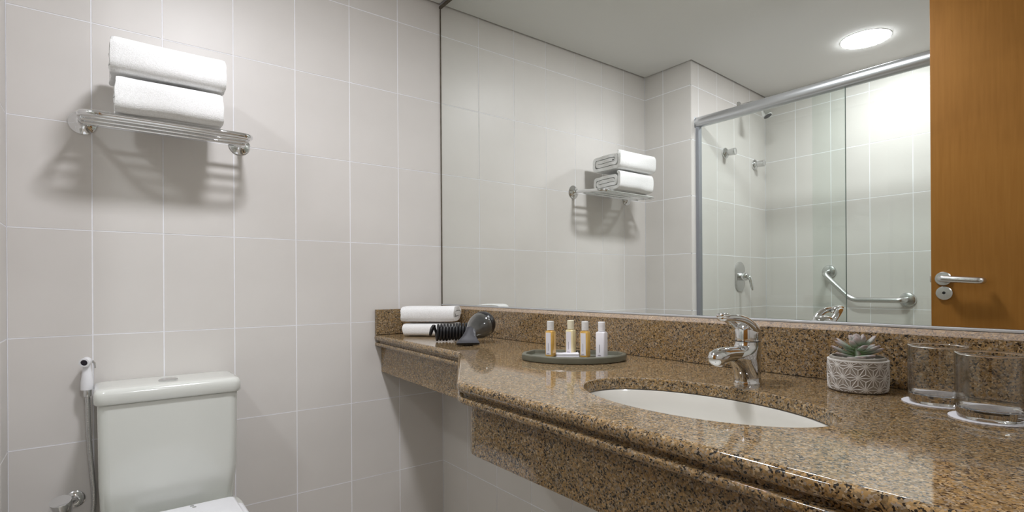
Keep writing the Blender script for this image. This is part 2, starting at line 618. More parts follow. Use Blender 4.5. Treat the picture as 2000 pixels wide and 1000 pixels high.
# wall under the counter and behind the mirror
cm = [0.0] + [0.1938 + 0.2 * k for k in range(10)] + [XR]
tiled_wall('wall_front', (0, 0, 0), (1, 0, 0), (0, -1, 0), cm, ROWS[:4], 'off-white tiled wall below the vanity counter')
# pier between toilet and shower
pier = tiled_wall('wall_pier', (0, Y_BACK, 0), (1, 0, 0), (0, 1, 0), [0.0, 0.1273, 0.308], ROWS,
                  'narrow off-white tiled pier beside the shower screen', thick=0.04, s1=0.006)
# shower side wall (slightly out of square) and shower back wall
a0 = Vector((0.308, Y_BACK, 0)); a1 = Vector((0.253, Y_SH, 0))
ln = (a1 - a0).length
du = (a1 - a0).normalized()
tiled_wall('wall_shower_side', a0, du, (-du.y, du.x, 0), [0, 0.075, 0.275, 0.475, 0.675, ln], ROWS,
           'off-white tiled shower side wall carrying the chrome valve', thick=0.07, s0=0.006)
cb = [0.0] + [0.4426 - 0.253 + 0.2 * k for k in range(7)] + [SHX1 - 0.253]
tiled_wall('wall_shower_back', (0.253, Y_SH, 0), (1, 0, 0), (0, 1, 0), cb, ROWS,
           'off-white tiled shower back wall carrying the grab bar')
w = box('wall_shower_end', (SHX1, Y_SH - 0.08, -0.02), (SHX1 + 0.06, Y_BACK, 2.30), wallpaint_m)
tag(w, 'plain wall closing the far end of the shower', None, None, 'structure')
w = box('wall_back', (SHX1 + 0.06, Y_BACK - 0.06, -0.02), (XR + 0.08, Y_BACK, 2.30), wallpaint_m)
tag(w, 'plain wall beside the open door', None, None, 'structure')
# right wall with the doorway the photograph is taken from
wr = empty('wall_right', (XR, 0, 0))
tag(wr, 'plain right wall with the entrance doorway', None, None, 'structure')
box('wall_panel', (XR, -0.62, -0.02), (XR + 0.1, 0.08, 2.30), wallpaint_m, wr)
box('wall_panel', (XR, Y_BACK - 0.06, 2.1), (XR + 0.1, -0.62, 2.30), wallpaint_m, wr)
# hallway beyond the doorway
hw = empty('wall_hallway', (XR + 1.4, 0, 0))
tag(hw, 'plain hallway walls beyond the doorway', None, None, 'structure')
box('wall_panel', (3.5, -2.3, -0.02), (3.56, 0.1, 2.4), wallpaint_m, hw)
box('wall_panel', (XR + 0.1, 0.04, -0.02), (3.5, 0.1, 2.4), wallpaint_m, hw)
box('wall_panel', (XR + 0.08, -2.3, -0.02), (3.5, -2.24, 2.4), wallpaint_m, hw)
box('wall_panel', (XR, -2.3, -0.02), (XR + 0.08, Y_BACK - 0.06, 2.4), wallpaint_m, hw)
box('ceiling_panel', (XR + 0.1, -2.3, 2.36), (3.5, 0.1, 2.42), paint_m, hw)


# ------------------------------------------------------------------ lamps
def ceiling_lamp(loc, strength, label, r=0.104):
    t = empty('ceiling_lamp', loc, label, 'lamp', 'round ceiling lamps')
    x, y, z = loc
    lathe('lamp_rim', [(r + 0.003, 0.0), (r + 0.0028, -0.0016), (r, -0.0018), (r, 0.0)], plastic_m, t, loc, seg=48)
    em = emission('lamp_glow', LAMP_COLOR, strength)
    lathe('diffuser', [(r, -0.0012), (r * 0.992, -0.0035), (r * 0.96, -0.0055), (r * 0.85, -0.0078), (r * 0.6, -0.0098), (0, -0.0108)], em, t, loc, seg=48)
    return t


ceiling_lamp((0.972, -1.827, CEIL), LAMP_SHOWER, 'glowing round ceiling lamp over the shower, seen in the mirror')
ceiling_lamp((0.95, -0.80, CEIL), LAMP_VANITY, 'round ceiling lamp above the vanity counter, out of view')
ceiling_lamp((2.75, -1.0, 2.36), FILL_HALL, 'added fill lamp in the unseen hallway outside the door')  # unseen source, added as frontal fill through the doorway

# ------------------------------------------------------------------ vanity counter
ZC = 0.85
van = empty('vanity_counter', (1.0, -0.3, ZC), 'brown speckled granite vanity counter with stepped front and backsplash', 'counter')
FRONT = [(0.003, -0.306), (0.34, -0.324), (0.680, -0.345), (0.70, -0.352), (1.075, -0.588), (1.10, -0.597), (XR - 0.003, -0.600)]
FRONT = [tuple(p)[:2] for p in round_path([(x, y, 0) for x, y in FRONT], 0.02, 3)]


def offset_front(d):
    """front polyline moved d towards the wall"""
    out = []
    n = len(FRONT)
    for i in range(n):
        p = Vector((*FRONT[i], 0))
        a = Vector((*FRONT[max(i - 1, 0)], 0)); c = Vector((*FRONT[min(i + 1, n - 1)], 0))
        d1 = (p - a); d2 = (c - p)
        ns = []
        for dd in (d1, d2):
            if dd.length > 1e-9:
                dd.normalize(); ns.append(Vector((-dd.y, dd.x, 0)))
        nn = sum(ns, Vector()) / len(ns)
        nn /= nn.length_squared
        if i in (0, n - 1):
            nn = Vector((0, nn.y, 0))
        q = p + nn * d
        out.append((q.x, q.y))
    return out


def strip(name, prof, mat, parent, back):
    """extrude a profile (d inward, z) along the front polyline, closed at the back by depth 'back'"""
    prof = list(prof)
    prof = prof + [(back, prof[-1][1]), (back, prof[0][1])]
    rings = [offset_front(d) for d, z in prof]
    n = len(FRONT); kk = len(prof)
    verts = [(x, y, prof[j][1]) for j in range(kk) for x, y in rings[j]]
    faces = []
    for j in range(kk):
        jj = (j + 1) % kk
        for i in range(n - 1):
            faces.append((j * n + i, j * n + i + 1, jj * n + i + 1, jj * n + i))
    faces.append(tuple(j * n for j in range(kk)))
    faces.append(tuple(j * n + n - 1 for j in reversed(range(kk))))
    o = mesh_obj(name, verts, faces, mat, parent, origin=(0, 0, 0))
    smooth_by_angle(o, 35)
    weighted(o)
    return o


# top slab with the oval cut-out
SX, SY, SA, SB = 1.469, -0.366, 0.220, 0.130
T_SLAB = 0.022
rr = 0.009
prof = [(rr * (1 - math.sin(a)), ZC - rr * (1 - math.cos(a))) for a in [PI / 2 * i / 4 for i in range(5)]]
prof += [(rr * (1 - math.cos(a)), ZC - T_SLAB + rr * (1 - math.sin(a))) for a in [PI / 2 * i / 3 for i in range(4)]]
bm = bmesh.new()
rings = []
for d, z in prof:
    fr_ = offset_front(d)
    rings.append([bm.verts.new((x, y, z)) for x, y in fr_] + [bm.verts.new((XR - 0.003, -0.003, z)), bm.verts.new((0.003, -0.003, z))])
nf = len(FRONT)
kk = nf + 2
for A, B in zip(rings, rings[1:]):
    for i in range(kk):
        j = (i + 1) % kk
        bm.faces.new((A[i], A[j], B[j], B[i]))
NE = 72
hr = 0.004
hole = []
for d, z in [(hr, ZC), (hr * 0.3, ZC - hr * 0.3), (0, ZC - hr), (0, ZC - T_SLAB)]:
    hole.append([bm.verts.new((SX + (SA + d) * math.cos(2 * PI * q / NE), SY + (SB + d) * math.sin(2 * PI * q / NE), z)) for q in range(NE)])
for A, B in zip(hole, hole[1:]):
    for i in range(NE):
        j = (i + 1) % NE
        bm.faces.new((A[i], A[j], B[j], B[i]))
for outer, inner in ((rings[0], hole[0]), (rings[-1], hole[-1])):
    es = []
    for ring in (outer, inner):
        for i in range(len(ring)):
            a, c = ring[i], ring[(i + 1) % len(ring)]
            e = bm.edges.get((a, c)) or bm.edges.new((a, c))
            es.append(e)
    bmesh.ops.triangle_fill(bm, use_beauty=True, edges=es)
slab = bm_obj('slab', bm, granite_m, van, origin=(0, 0, 0))
smooth_by_angle(slab, 30)
weighted(slab)
# shadow groove and lower bead
strip('edge_groove', [(0.014, ZC - T_SLAB), (0.014, ZC - T_SLAB - 0.0075)], granite_m, van, 0.05)
zb = ZC - T_SLAB - 0.0075
bt = 0.0135
prof = [(0.0015 + 0.005 * (1 - math.sin(a)), zb - 0.005 * (1 - math.cos(a))) for a in [PI / 2 * i / 4 for i in range(5)]]
prof += [(0.0015 + 0.005 * (1 - math.cos(a)), zb - bt + 0.005 * (1 - math.sin(a))) for a in [PI / 2 * i / 3 for i in range(4)]]
strip('edge_bead', prof, granite_m, van, 0.05)
strip('apron', [(0.029, zb - bt), (0.028, zb - bt - 0.002), (0.028, 0.7035), (0.0295, 0.702)], granite_m, van, 0.047)
# backsplashes
sp = [(-0.003, ZC + 0.0012), (-0.0205, ZC + 0.0012), (-0.0205, 0.9480), (-0.0200, 0.9494), (-0.0105, 0.9578), (-0.0085, 0.9584), (-0.003, 0.9584)]
ns = len(sp)
o = mesh_obj('backsplash', [(x, y, z) for x in (0.0215, XR - 0.003) for y, z in sp],
             [tuple(range(ns)), tuple(reversed(range(ns, 2 * ns)))] + [(i, (i + 1) % ns, ns + (i + 1) % ns, ns + i) for i in range(ns)], granite_m, van)
o.data.materials.append(lit_chamfer_m)
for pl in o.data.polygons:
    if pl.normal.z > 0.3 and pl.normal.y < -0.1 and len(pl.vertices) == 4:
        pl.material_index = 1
box('side_splash', (0.003, -0.305, ZC + 0.0012), (0.0205, -0.003, 0.9494), granite_m, van, 0.0015, 2, origin=(0, 0, 0))
box('seam_shade', (0.012, -0.0185, ZC + 0.0002), (XR - 0.003, -0.006, ZC + 0.0014), gap_m, van)  # dark strip painting the shade in the narrow seam under the backsplash

# sink
sk = empty('sink_basin', (SX, SY, 0.69), 'off-white oval ceramic undermount sink basin set in the counter', 'sink')
prof = [(1.045, 0.8272), (1.04, 0.8262), (0.985, 0.8265), (0.972, 0.822), (0.955, 0.800), (0.90, 0.755), (0.78, 0.722), (0.55, 0.704), (0.25, 0.696), (0.10, 0.694),
        (0.10, 0.684), (0.3, 0.686), (0.6, 0.694), (0.82, 0.713), (0.94, 0.748), (0.99, 0.80), (1.0, 0.816), (1.045, 0.818), (1.045, 0.8272)]
verts = []; faces = []
NS = 64
for r, z in prof:
    for q in range(NS):
        a = 2 * PI * q / NS
        verts.append((SX + SA * r * math.cos(a), SY + SB * r * math.sin(a), z))
for j in range(len(prof) - 1):
    for q in range(NS):
        l = (q + 1) % NS
        faces.append((j * NS + q, j * NS + l, (j + 1) * NS + l, (j + 1) * NS + q))
o = mesh_obj('bowl', verts, faces, sink_m, sk)
smooth_by_angle(o, 50)
lathe('drain', [(0, 0.6965), (0.016, 0.6965), (0.022, 0.6975), (0.024, 0.696), (0.024, 0.685), (0, 0.685)], chrome_m, sk, (SX, SY, 0))

# ------------------------------------------------------------------ mirror
mi = empty('vanity_mirror', (1.06, -0.003, 0.955), 'large frameless wall mirror above the granite backsplash', 'mirror')
box('mirror_glass', (0.0075, -0.003, 0.9645), (XR - 0.004, -0.0005, 2.222), mirror_m, mi)
box('edge_strip', (0.0005, -0.0045, 0.952), (0.007, -0.0005, 2.232), frame_m, mi)
box('edge_strip', (0.0005, -0.008, 2.2225), (XR - 0.004, -0.0005, 2.232), frame_m, mi)
box('bottom_channel', (0.008, -0.0075, 0.9588), (XR - 0.004, -0.0005, 0.9640), aluedge_m, mi, 0.0008, 1)


# ------------------------------------------------------------------ faucet
def faucet():
    bx, by = 1.4557, -0.167
    t = empty('faucet', (bx, by, ZC), 'chrome single-lever basin faucet standing behind the sink', 'faucet')
    # body: oval lathe column with a waist
    n = 40
    secs = [(0.0, 0.0258, 0.0258, 0.0258), (0.003, 0.0258, 0.0262, 0.0255), (0.0045, 0.0243, 0.0248, 0.0243), (0.012, 0.0238, 0.0262, 0.0238), (0.022, 0.0236, 0.0305, 0.0236),
            (0.032, 0.0236, 0.0385, 0.0236), (0.040, 0.0236, 0.050, 0.0236), (0.047, 0.0236, 0.064, 0.0236), (0.0500, 0.0236, 0.072, 0.0236), (0.0585, 0.0236, 0.062, 0.0236),
            (0.0655, 0.0236, 0.038, 0.0236), (0.069, 0.0237, 0.0275, 0.0237), (0.074, 0.0238, 0.0240, 0.0238), (0.0795, 0.0236, 0.0236, 0.0236)]
    ns = 48
    verts = []; faces = []
    for z, rx, rf, rb_ in secs:
        for q in range(ns):
            a = 2 * PI * q / ns
            cc, ss = math.cos(a), math.sin(a)
            wx = rx if rf < 0.03 else rx * (1 - 0.30 * max(0, -ss) ** 1.5 * min(1, (rf - 0.03) / 0.03))
            verts.append((bx + wx * cc, by + (rb_ * ss if ss > 0 else rf * ss), ZC + z))
    for j in range(len(secs) - 1):
        faces += [(j * ns + i, j * ns + (i + 1) % ns, (j + 1) * ns + (i + 1) % ns, (j + 1) * ns + i) for i in range(ns)]
    faces += [tuple(reversed(range(ns))), tuple((len(secs) - 1) * ns + i for i in range(ns))]
    o = mesh_obj('body', verts, faces, chrome_m, t); smooth_by_angle(o, 50)
    path = [Vector((bx, by - 0.012, ZC + 0.0555)), Vector((bx, by - 0.040, ZC + 0.0575)), Vector((bx, by - 0.065, ZC + 0.0590)), Vector((bx, by - 0.083, ZC + 0.0590)),
            Vector((bx, by - 0.098, ZC + 0.0575)), Vector((bx, by - 0.110, ZC + 0.0550)), Vector((bx, by - 0.117, ZC + 0.0520)), Vector((bx, by - 0.1195, ZC + 0.0500))]
    v, f = tube_data(path, [0.0160, 0.0150, 0.0145, 0.0150, 0.0158, 0.0150, 0.0110, 0.0050], 22)
    o = mesh_obj('spout', v, f, chrome_m, t); smooth_by_angle(o, 60)
    lathe('aerator', [(0, -0.0015), (0.0088, -0.0015), (0.0102, 0.0005), (0.0106, 0.008), (0, 0.008)], steel_m, t, (bx, by - 0.099, ZC + 0.0425), seg=28)
    # cartridge housing and domed cap
    lathe('joint_ring', [(0, 0.0795), (0.0222, 0.0795), (0.0222, 0.0812), (0, 0.0812)], greyplastic_m, t, (bx, by, ZC), seg=36)
    lathe('cap', [(0, 0.0812), (0.0236, 0.0812), (0.0240, 0.084), (0.0238, 0.098), (0.0225, 0.106), (0.0185, 0.112), (0.010, 0.1160), (0, 0.1170)], chrome_m, t, (bx, by, ZC), seg=44)
    # open loop lever: rises from the back of the cap over to a tip in front
    pts = []
    nn = 44
    for q in range(nn):
        a = 2 * PI * q / nn
        s = 0.5 - 0.5 * math.cos(a)            # 0 back, 1 tip
        yy = by + 0.0235 - s * 0.112
        ww = 0.0235 * math.sin(a) * (1 - 0.45 * s)
        zz = ZC + 0.084 + 0.042 * math.sin(min(s * 1.25, 1.0) * PI / 2) + 0.0015 * s
        pts.append(Vector((bx + ww, yy, zz)))
    v, f = tube_data(pts, [0.0058 + 0.0020 * abs(math.cos(2 * PI * q / nn * 0.5)) for q in range(nn)], 12, closed=True)
    o = mesh_obj('lever', v, f, chrome_m, t, smooth=True)
    # solid grip at the tip
    tip = [Vector((bx, by - 0.052, ZC + 0.121)), Vector((bx, by - 0.068, ZC + 0.1275)), Vector((bx, by - 0.084, ZC + 0.1315)), Vector((bx, by - 0.0945, ZC + 0.1325))]
    v, f = tube_data(tip, [0.004, 0.0125, 0.0130, 0.0075], 14, flat=(1.0, 0.50))
    o = mesh_obj('lever_tip', v, f, chrome_m, t, smooth=True)
    return t


faucet()


# ------------------------------------------------------------------ potted succulent
def succulent():
    cx, cy = 1.6165, -0.089
    t = empty('potted_succulent', (cx, cy, ZC), 'small succulent in a taupe round pot with white star pattern', 'plant')
    R = 0.0465; H = 0.0555
    lathe('pot', [(0, 0), (0.041, 0), (0.0445, 0.002), (0.0458, 0.006), (R, 0.016), (R, 0.040), (0.0462, H), (0.0425, H), (0.0425, H - 0.006), (0, H - 0.006)],
          concrete_m, t, (cx, cy, ZC), seg=56)
    lathe('rim_collar', [(0.0425, H - 0.004), (0.0432, H + 0.001), (0.0430, H + 0.0042), (0.0415, H + 0.0052), (0.0390, H + 0.0052), (0.0385, H - 0.004)], collar_m, t, (cx, cy, ZC), seg=56)
    lathe('rim_band', [(0.0455, H - 0.0022), (R + 0.0004, H - 0.002), (R + 0.0004, H + 0.0002), (0.0428, H + 0.0006), (0.0428, H - 0.002)], pattern_m, t, (cx, cy, ZC), seg=56)
    # hemp-leaf star relief
    NSTAR = 13
    circ = 2 * PI * R
    s = circ / NSTAR
    rh = s * math.sqrt(3) / 2
    z0 = ZC + 0.0085

    def rad_at(z):
        h = z - ZC
        if h < 0.006: return 0.0445 + (0.0458 - 0.0445) * (h - 0.002) / 0.004
        if h < 0.016: return 0.0458 + (R - 0.0458) * (h - 0.006) / 0.010
        if h > 0.040: return R + (0.0462 - R) * (h - 0.040) / 0.0155
        return R
    verts = []; faces = []
    lo, hi = ZC + 0.003, ZC + H - 0.0022

    def line(p, q):
        # clip in z
        (u0, v0), (u1, v1) = p, q
        if v0 > v1: (u0, v0), (u1, v1) = (u1, v1), (u0, v0)
        if v1 <= lo or v0 >= hi: return
        if v0 < lo:
            k_ = (lo - v0) / (v1 - v0); u0 += (u1 - u0) * k_; v0 = lo
        if v1 > hi:
            k_ = (hi - v0) / (v1 - v0); u1 = u0 + (u1 - u0) * k_; v1 = hi
        d = Vector((u1 - u0, v1 - v0, 0))
        if d.length < 1e-4: return
        nrm = Vector((-d.y, d.x, 0)).normalized() * 0.00058
        S = 4
        base = len(verts)
        for i in range(S + 1):
            u = u0 + d.x * i / S; v = v0 + d.y * i / S
            for sg, pr in ((-1.5, -0.0003), (-0.8, 0.0006), (0.8, 0.0006), (1.5, -0.0003)):
                uu = u + nrm.x * sg; vv = min(max(v + nrm.y * sg, lo - 0.0005), hi + 0.0005)
                a = uu / R
                r = rad_at(vv) + pr
                verts.append((cx + r * math.cos(a), cy + r * math.sin(a), vv))
        for i in range(S):
            for e_ in range(3):
                faces.append((base + i * 4 + e_, base + i * 4 + e_ + 1, base + (i + 1) * 4 + e_ + 1, base + (i + 1) * 4 + e_))
    for j in range(-1, 4):
        for i in range(NSTAR):
            off = 0.5 * s if j % 2 else 0.0
            p = (i * s + off, z0 + j * rh)
            e1 = (p[0] + s, p[1]); e2 = (p[0] + s / 2, p[1] + rh); e3 = (p[0] - s / 2, p[1] + rh)
            for q in (e1, e2, e3): line(p, q)
            c1 = ((p[0] + e1[0] + e2[0]) / 3, (p[1] + e1[1] + e2[1]) / 3)
            c2 = ((p[0] + e2[0] + e3[0]) / 3, (p[1] + e2[1] + e3[1]) / 3)
            for q in (p, e1, e2): line(c1, q)
            for q in (p, e2, e3): line(c2, q)
    mesh_obj('star_relief', verts, faces, pattern_m, t)
    # gravel
    bm = bmesh.new()
    for i in range(150):
        a = random.uniform(0, 2 * PI); r = 0.0375 * math.sqrt(random.random())
        mt = Matrix.Translation((cx + r * math.cos(a), cy + r * math.sin(a), ZC + H - 0.0035 + random.uniform(0, 0.002)))
        mt = mt @ Matrix.Rotation(random.uniform(0, 6), 4, 'Z') @ Matrix.Diagonal((1, random.uniform(0.6, 1), 0.7, 1))
        bmesh.ops.create_icosphere(bm, subdivisions=1, radius=random.uniform(0.0018, 0.003), matrix=mt)
    o = bm_obj('gravel', bm, gravel_m, t)
    tag(o, 'white gravel topping', kind='stuff')
    # stem and leaves
    tube('stem', [(cx, cy, ZC + 0.048), (cx + 0.001, cy, ZC + 0.066), (cx, cy - 0.001, ZC + 0.080)], 0.0055, leaf_m, t, 10)

    def leaf(az, el, length, width, z, out=0.003):
        n1, n2 = 9, 8
        vs = []; fs = []
        for i in range(n1 + 1):
            s_ = i / n1
            prof_ = (s_ ** 0.55) * ((1 - s_) ** 0.42) * 1.72
            hw = width / 2 * max(prof_, 0.08 if i == 0 else 0.02)
            th = width * 0.20 * max(prof_, 0.1)
            lift = 0.0016 + 0.18 * length * s_ * s_
            for q in range(n2):
                a = 2 * PI * q / n2
                vs.append((s_ * length, math.cos(a) * hw, math.sin(a) * th + lift + abs(math.cos(a)) ** 2 * hw * 0.25))
        for i in range(n1):
            for q in range(n2):
                l = (q + 1) % n2
                fs.append((i * n2 + q, i * n2 + l, (i + 1) * n2 + l, (i + 1) * n2 + q))
        fs.append(tuple(range(n2))); fs.append(tuple(n1 * n2 + q for q in reversed(range(n2))))
        o = mesh_obj('leaf', vs, fs, leaf_m, None, smooth=True)
        o.parent = t
        o.location = (out * math.cos(az), out * math.sin(az), z)
        o.rotation_euler = (0, -el, az)
        return o
    base = ZC * 0
    D = math.radians
    # outer, middle and inner whorls (azimuth measured from +x; the camera is towards (0.34,-0.94))
    for az, el, ln_, wd, z in [
        (D(205), D(12), 0.040, 0.017, 0.0600), (D(232), D(3), 0.036, 0.017, 0.0565), (D(268), D(-8), 0.026, 0.019, 0.0560),
        (D(305), D(-6), 0.024, 0.020, 0.0575), (D(345), D(-4), 0.028, 0.019, 0.0590), (D(20), D(8), 0.038, 0.018, 0.0620),
        (D(62), D(15), 0.036, 0.017, 0.0630), (D(105), D(16), 0.034, 0.017, 0.0630), (D(150), D(14), 0.036, 0.017, 0.0620),
        (D(190), D(24), 0.036, 0.016, 0.0680), (D(218), D(16), 0.037, 0.016, 0.0690), (D(0), D(14), 0.036, 0.018, 0.0650),
        (D(40), D(34), 0.038, 0.017, 0.0690), (D(85), D(40), 0.032, 0.016, 0.0700), (D(135), D(40), 0.032, 0.016, 0.0700),
        (D(325), D(20), 0.024, 0.016, 0.0680), (D(250), D(34), 0.020, 0.015, 0.0730), (D(285), D(48), 0.021, 0.016, 0.0750),
        (D(345), D(50), 0.024, 0.016, 0.0750), (D(200), D(52), 0.024, 0.016, 0.0750), (D(40), D(60), 0.024, 0.015, 0.0760),
        (D(120), D(60), 0.024, 0.015, 0.0760), (D(265), D(70), 0.016, 0.011, 0.0800), (D(20), D(74), 0.017, 0.011, 0.0800), (D(140), D(74), 0.017, 0.011, 0.0800)]:
        leaf(az, el, ln_, wd, z)
    return t


succulent()


# ------------------------------------------------------------------ glasses on paper coasters
def tumbler(cx, cy, label):
    zc = ZC + 0.0016
    t = empty('drinking_glass', (cx, cy, zc), label, 'glass', 'clear tumblers on the counter')
    r = 0.0382
    lathe('glass_wall', [(r - 0.0022, 0.0165), (r, 0.0160), (r, 0.0876), (r - 0.0020, 0.0876), (r - 0.0022, 0.0165)],
          clear_m, t, (cx, cy, zc), seg=72)
    v_, f_ = tube_data([Vector((cx + (r - 0.0010) * math.cos(2 * PI * q / 72), cy + (r - 0.0010) * math.sin(2 * PI * q / 72), zc + 0.0890)) for q in range(72)], 0.0013, 8, closed=True)
    mesh_obj('glass_rim', v_, f_, glass_m, t, smooth=True)
    lathe('glass_base', [(0, 0.0), (0.0335, 0.0), (0.0358, 0.001), (0.0368, 0.004), (0.0370, 0.0070), (0.0377, 0.0090), (0.0381, 0.012), (r, 0.0158), (r - 0.0021, 0.0162), (0.0340, 0.0142), (0.030, 0.0132), (0.020, 0.0126), (0, 0.0124)],
          glass_m, t, (cx, cy, zc), seg=72)
    return t


def coaster(cx, cy, label):
    n = 120
    r = 0.0445
    ring = []
    for q in range(n):
        a = 2 * PI * q / n
        rr_ = r + 0.0009 * abs(math.sin(a * 18))
        ring.append((cx + rr_ * math.cos(a), cy + rr_ * math.sin(a)))
    verts = [(x, y, ZC + 0.0003) for x, y in ring] + [(x, y, ZC + 0.0014) for x, y in ring]
    faces = [tuple(reversed(range(n))), tuple(range(n, 2 * n))] + [(q, (q + 1) % n, n + (q + 1) % n, n + q) for q in range(n)]
    o = mesh_obj('paper_coaster', verts, faces, paper_m, origin=(cx, cy, ZC))
    tag(o, label, 'coaster', 'paper coasters under the glasses')
    return o


coaster(1.7352, -0.1095, 'white scalloped paper coaster under the glass nearer the succulent')
coaster(1.8110, -0.1760, 'white scalloped paper coaster under the glass at the right edge')
tumbler(1.7370, -0.1125, 'clear glass tumbler between the succulent and another glass')
tumbler(1.8125, -0.1790, 'clear glass tumbler cut off by the right edge of the photo')


# ------------------------------------------------------------------ amenity tray, bottles, soap
def tray():
    outline = [(0.886, -0.232), (0.925, -0.186), (0.962, -0.152), (1.0, -0.123), (1.034, -0.102), (1.066, -0.086), (1.098, -0.098), (1.117, -0.125), (1.123, -0.158),
               (1.118, -0.2), (1.102, -0.236), (1.079, -0.266), (1.048, -0.290), (1.013, -0.306), (0.975, -0.314), (0.938, -0.311), (0.908, -0.283)]
    pts = [Vector((x, y, 0)) for x, y in outline]
    n = len(pts)
    c = sum(pts, Vector()) / n

    def ins(d):
        out = []
        for i in range(n):
            a, p, q = pts[i - 1], pts[i], pts[(i + 1) % n]
            d1 = (p - a).normalized(); d2 = (q - p).normalized()
            nn = Vector((d1.y, -d1.x, 0)) + Vector((d2.y, -d2.x, 0))
            if nn.dot(c - p) < 0: nn = -nn
            nn.normalize()
            out.append(p + nn * d)
        return out
    prof = [(0.004, 0.0004), (0.001, 0.002), (0.0, 0.006), (0.0, 0.0145), (0.0012, 0.0165), (0.003, 0.0170), (0.009, 0.0170), (0.0105, 0.0162), (0.013, 0.0075), (0.015, 0.0065)]
    verts = []; faces = []
    for d, z in prof:
        verts += [Vector((p.x, p.y, ZC + z)) for p in ins(d)]
    for j in range(len(prof) - 1):
        for i in range(n):
            l = (i + 1) % n
            faces.append((j * n + i, j * n + l, (j + 1) * n + l, (j + 1) * n + i))
    faces.append(tuple(range(n))); faces.append(tuple((len(prof) - 1) * n + i for i in reversed(range(n))))
    o = mesh_obj('amenity_tray', verts, faces, tray_m, origin=(c.x, c.y, ZC))
    smooth_by_angle(o, 30)
    tag(o, 'smoky grey-green tray holding small toiletry bottles on the counter', 'tray')


tray()
ZT = ZC + 0.0068


def bottle(x, y, h, body_m, cap_m, clear, label, w=0.0218, rot=0.0):
    t = empty('toiletry_bottle', (x, y, ZT), label, 'bottle', 'toiletry bottles on the tray')
    ang = math.radians(-72) + rot          # label faces the camera's left
    ca, sa = math.cos(ang), math.sin(ang)

    def sec(hw, z, rad, nseg=5):
        out = []
        for k_ in range(4):
            for i in range(nseg + 1):
                a = PI / 2 * k_ + PI / 2 * i / nseg
                ox = (hw - rad) * (1 if k_ in (0, 3) else -1); oy = (hw - rad) * (1 if k_ in (0, 1) else -1)
                px_, py_ = ox + rad * math.cos(a), oy + rad * math.sin(a)
                out.append((x + px_ * ca - py_ * sa, y + px_ * sa + py_ * ca, ZT + z))
        return out
    hb = h * 0.735
    hw = w / 2
    secs = [sec(hw - 0.002, 0, 0.003), sec(hw - 0.0004, 0.0008, 0.004), sec(hw, 0.003, 0.0042), sec(hw, hb - 0.004, 0.0042), sec(hw - 0.0012, hb - 0.0012, 0.005), sec(hw - 0.0042, hb, 0.0045),
            sec(0.0072, hb + 0.001, 0.0070), sec(0.0072, hb + 0.004, 0.0070)]
    n = len(secs[0])
    verts = [p for s_ in secs for p in s_]
    faces = [(j * n + i, j * n + (i + 1) % n, (j + 1) * n + (i + 1) % n, (j + 1) * n + i) for j in range(len(secs) - 1) for i in range(n)]
    faces.append(tuple(reversed(range(n)))); faces.append(tuple((len(secs) - 1) * n + i for i in range(n)))
    o = mesh_obj('bottle_body', verts, faces, body_m, t); smooth_by_angle(o, 40)
    # ribbed cap
    prof = [(0, hb + 0.0015), (0.0090, hb + 0.0015)]
    hc = h - hb - 0.0015
    for k_ in range(5):
        z0 = hb + 0.0015 + hc * (0.08 + 0.17 * k_)
        prof += [(0.0090, z0), (0.0086, z0 + hc * 0.05), (0.0090, z0 + hc * 0.10)]
    prof += [(0.0090, h - 0.0012), (0.0082, h), (0, h)]
    lathe('cap', prof, cap_m, t, (x, y, ZT), seg=28)
    # wrap label on the front face and the fine print line on it
    nx, ny = ca, sa
    tx, ty = -sa, ca

    def patch(name, du0, du1, z0, z1, lift, mat, thick=0.0003, par=None):
        c8 = []
        for dd in (hw + lift, hw + lift + thick):
            for (uu, zz) in ((du0, z0), (du1, z0), (du1, z1), (du0, z1)):
                c8.append((x + nx * dd + tx * uu, y + ny * dd + ty * uu, ZT + zz))
        return mesh_obj(name, c8, [(0, 1, 2, 3), (4, 7, 6, 5), (0, 4, 5, 1), (1, 5, 6, 2), (2, 6, 7, 3), (3, 7, 4, 0)], mat, par or t)
    if clear is not None:
        lb = patch('label', -0.0072, 0.0072, hb * 0.075, hb * 0.92, 0.0001, label_m)
    else:
        lb = o
    patch('print_line', -0.0009, 0.0002, hb * 0.22, hb * 0.52, 0.0006, ink_m, 0.0001, lb)
    patch('print_line', -0.0048, 0.0032, hb * 0.105, hb * 0.13, 0.0006, ink_m, 0.0001, lb)
    return t


bottle(0.9620, -0.2350, 0.0905, amber_m, frost_m, True, 'amber gel bottle with frosted cap, leftmost on the tray')
bottle(0.9720, -0.1730, 0.0905, cream_m, creamcap_m, True, 'cream coloured bottle with cream cap behind the soap packet')
bottle(1.0300, -0.1780, 0.0905, amber_m, frost_m, True, 'amber gel bottle with frosted cap beside the white bottle')
white_b = principled('white_bottle', (0.80, 0.79, 0.83), rough=0.35)
add_noise_color(white_b, (0.79, 0.78, 0.82), (0.82, 0.81, 0.85), 40)
bottle(1.0700, -0.1600, 0.0905, white_b, plastic_m, None, 'all-white lotion bottle, rightmost on the tray', w=0.0240)


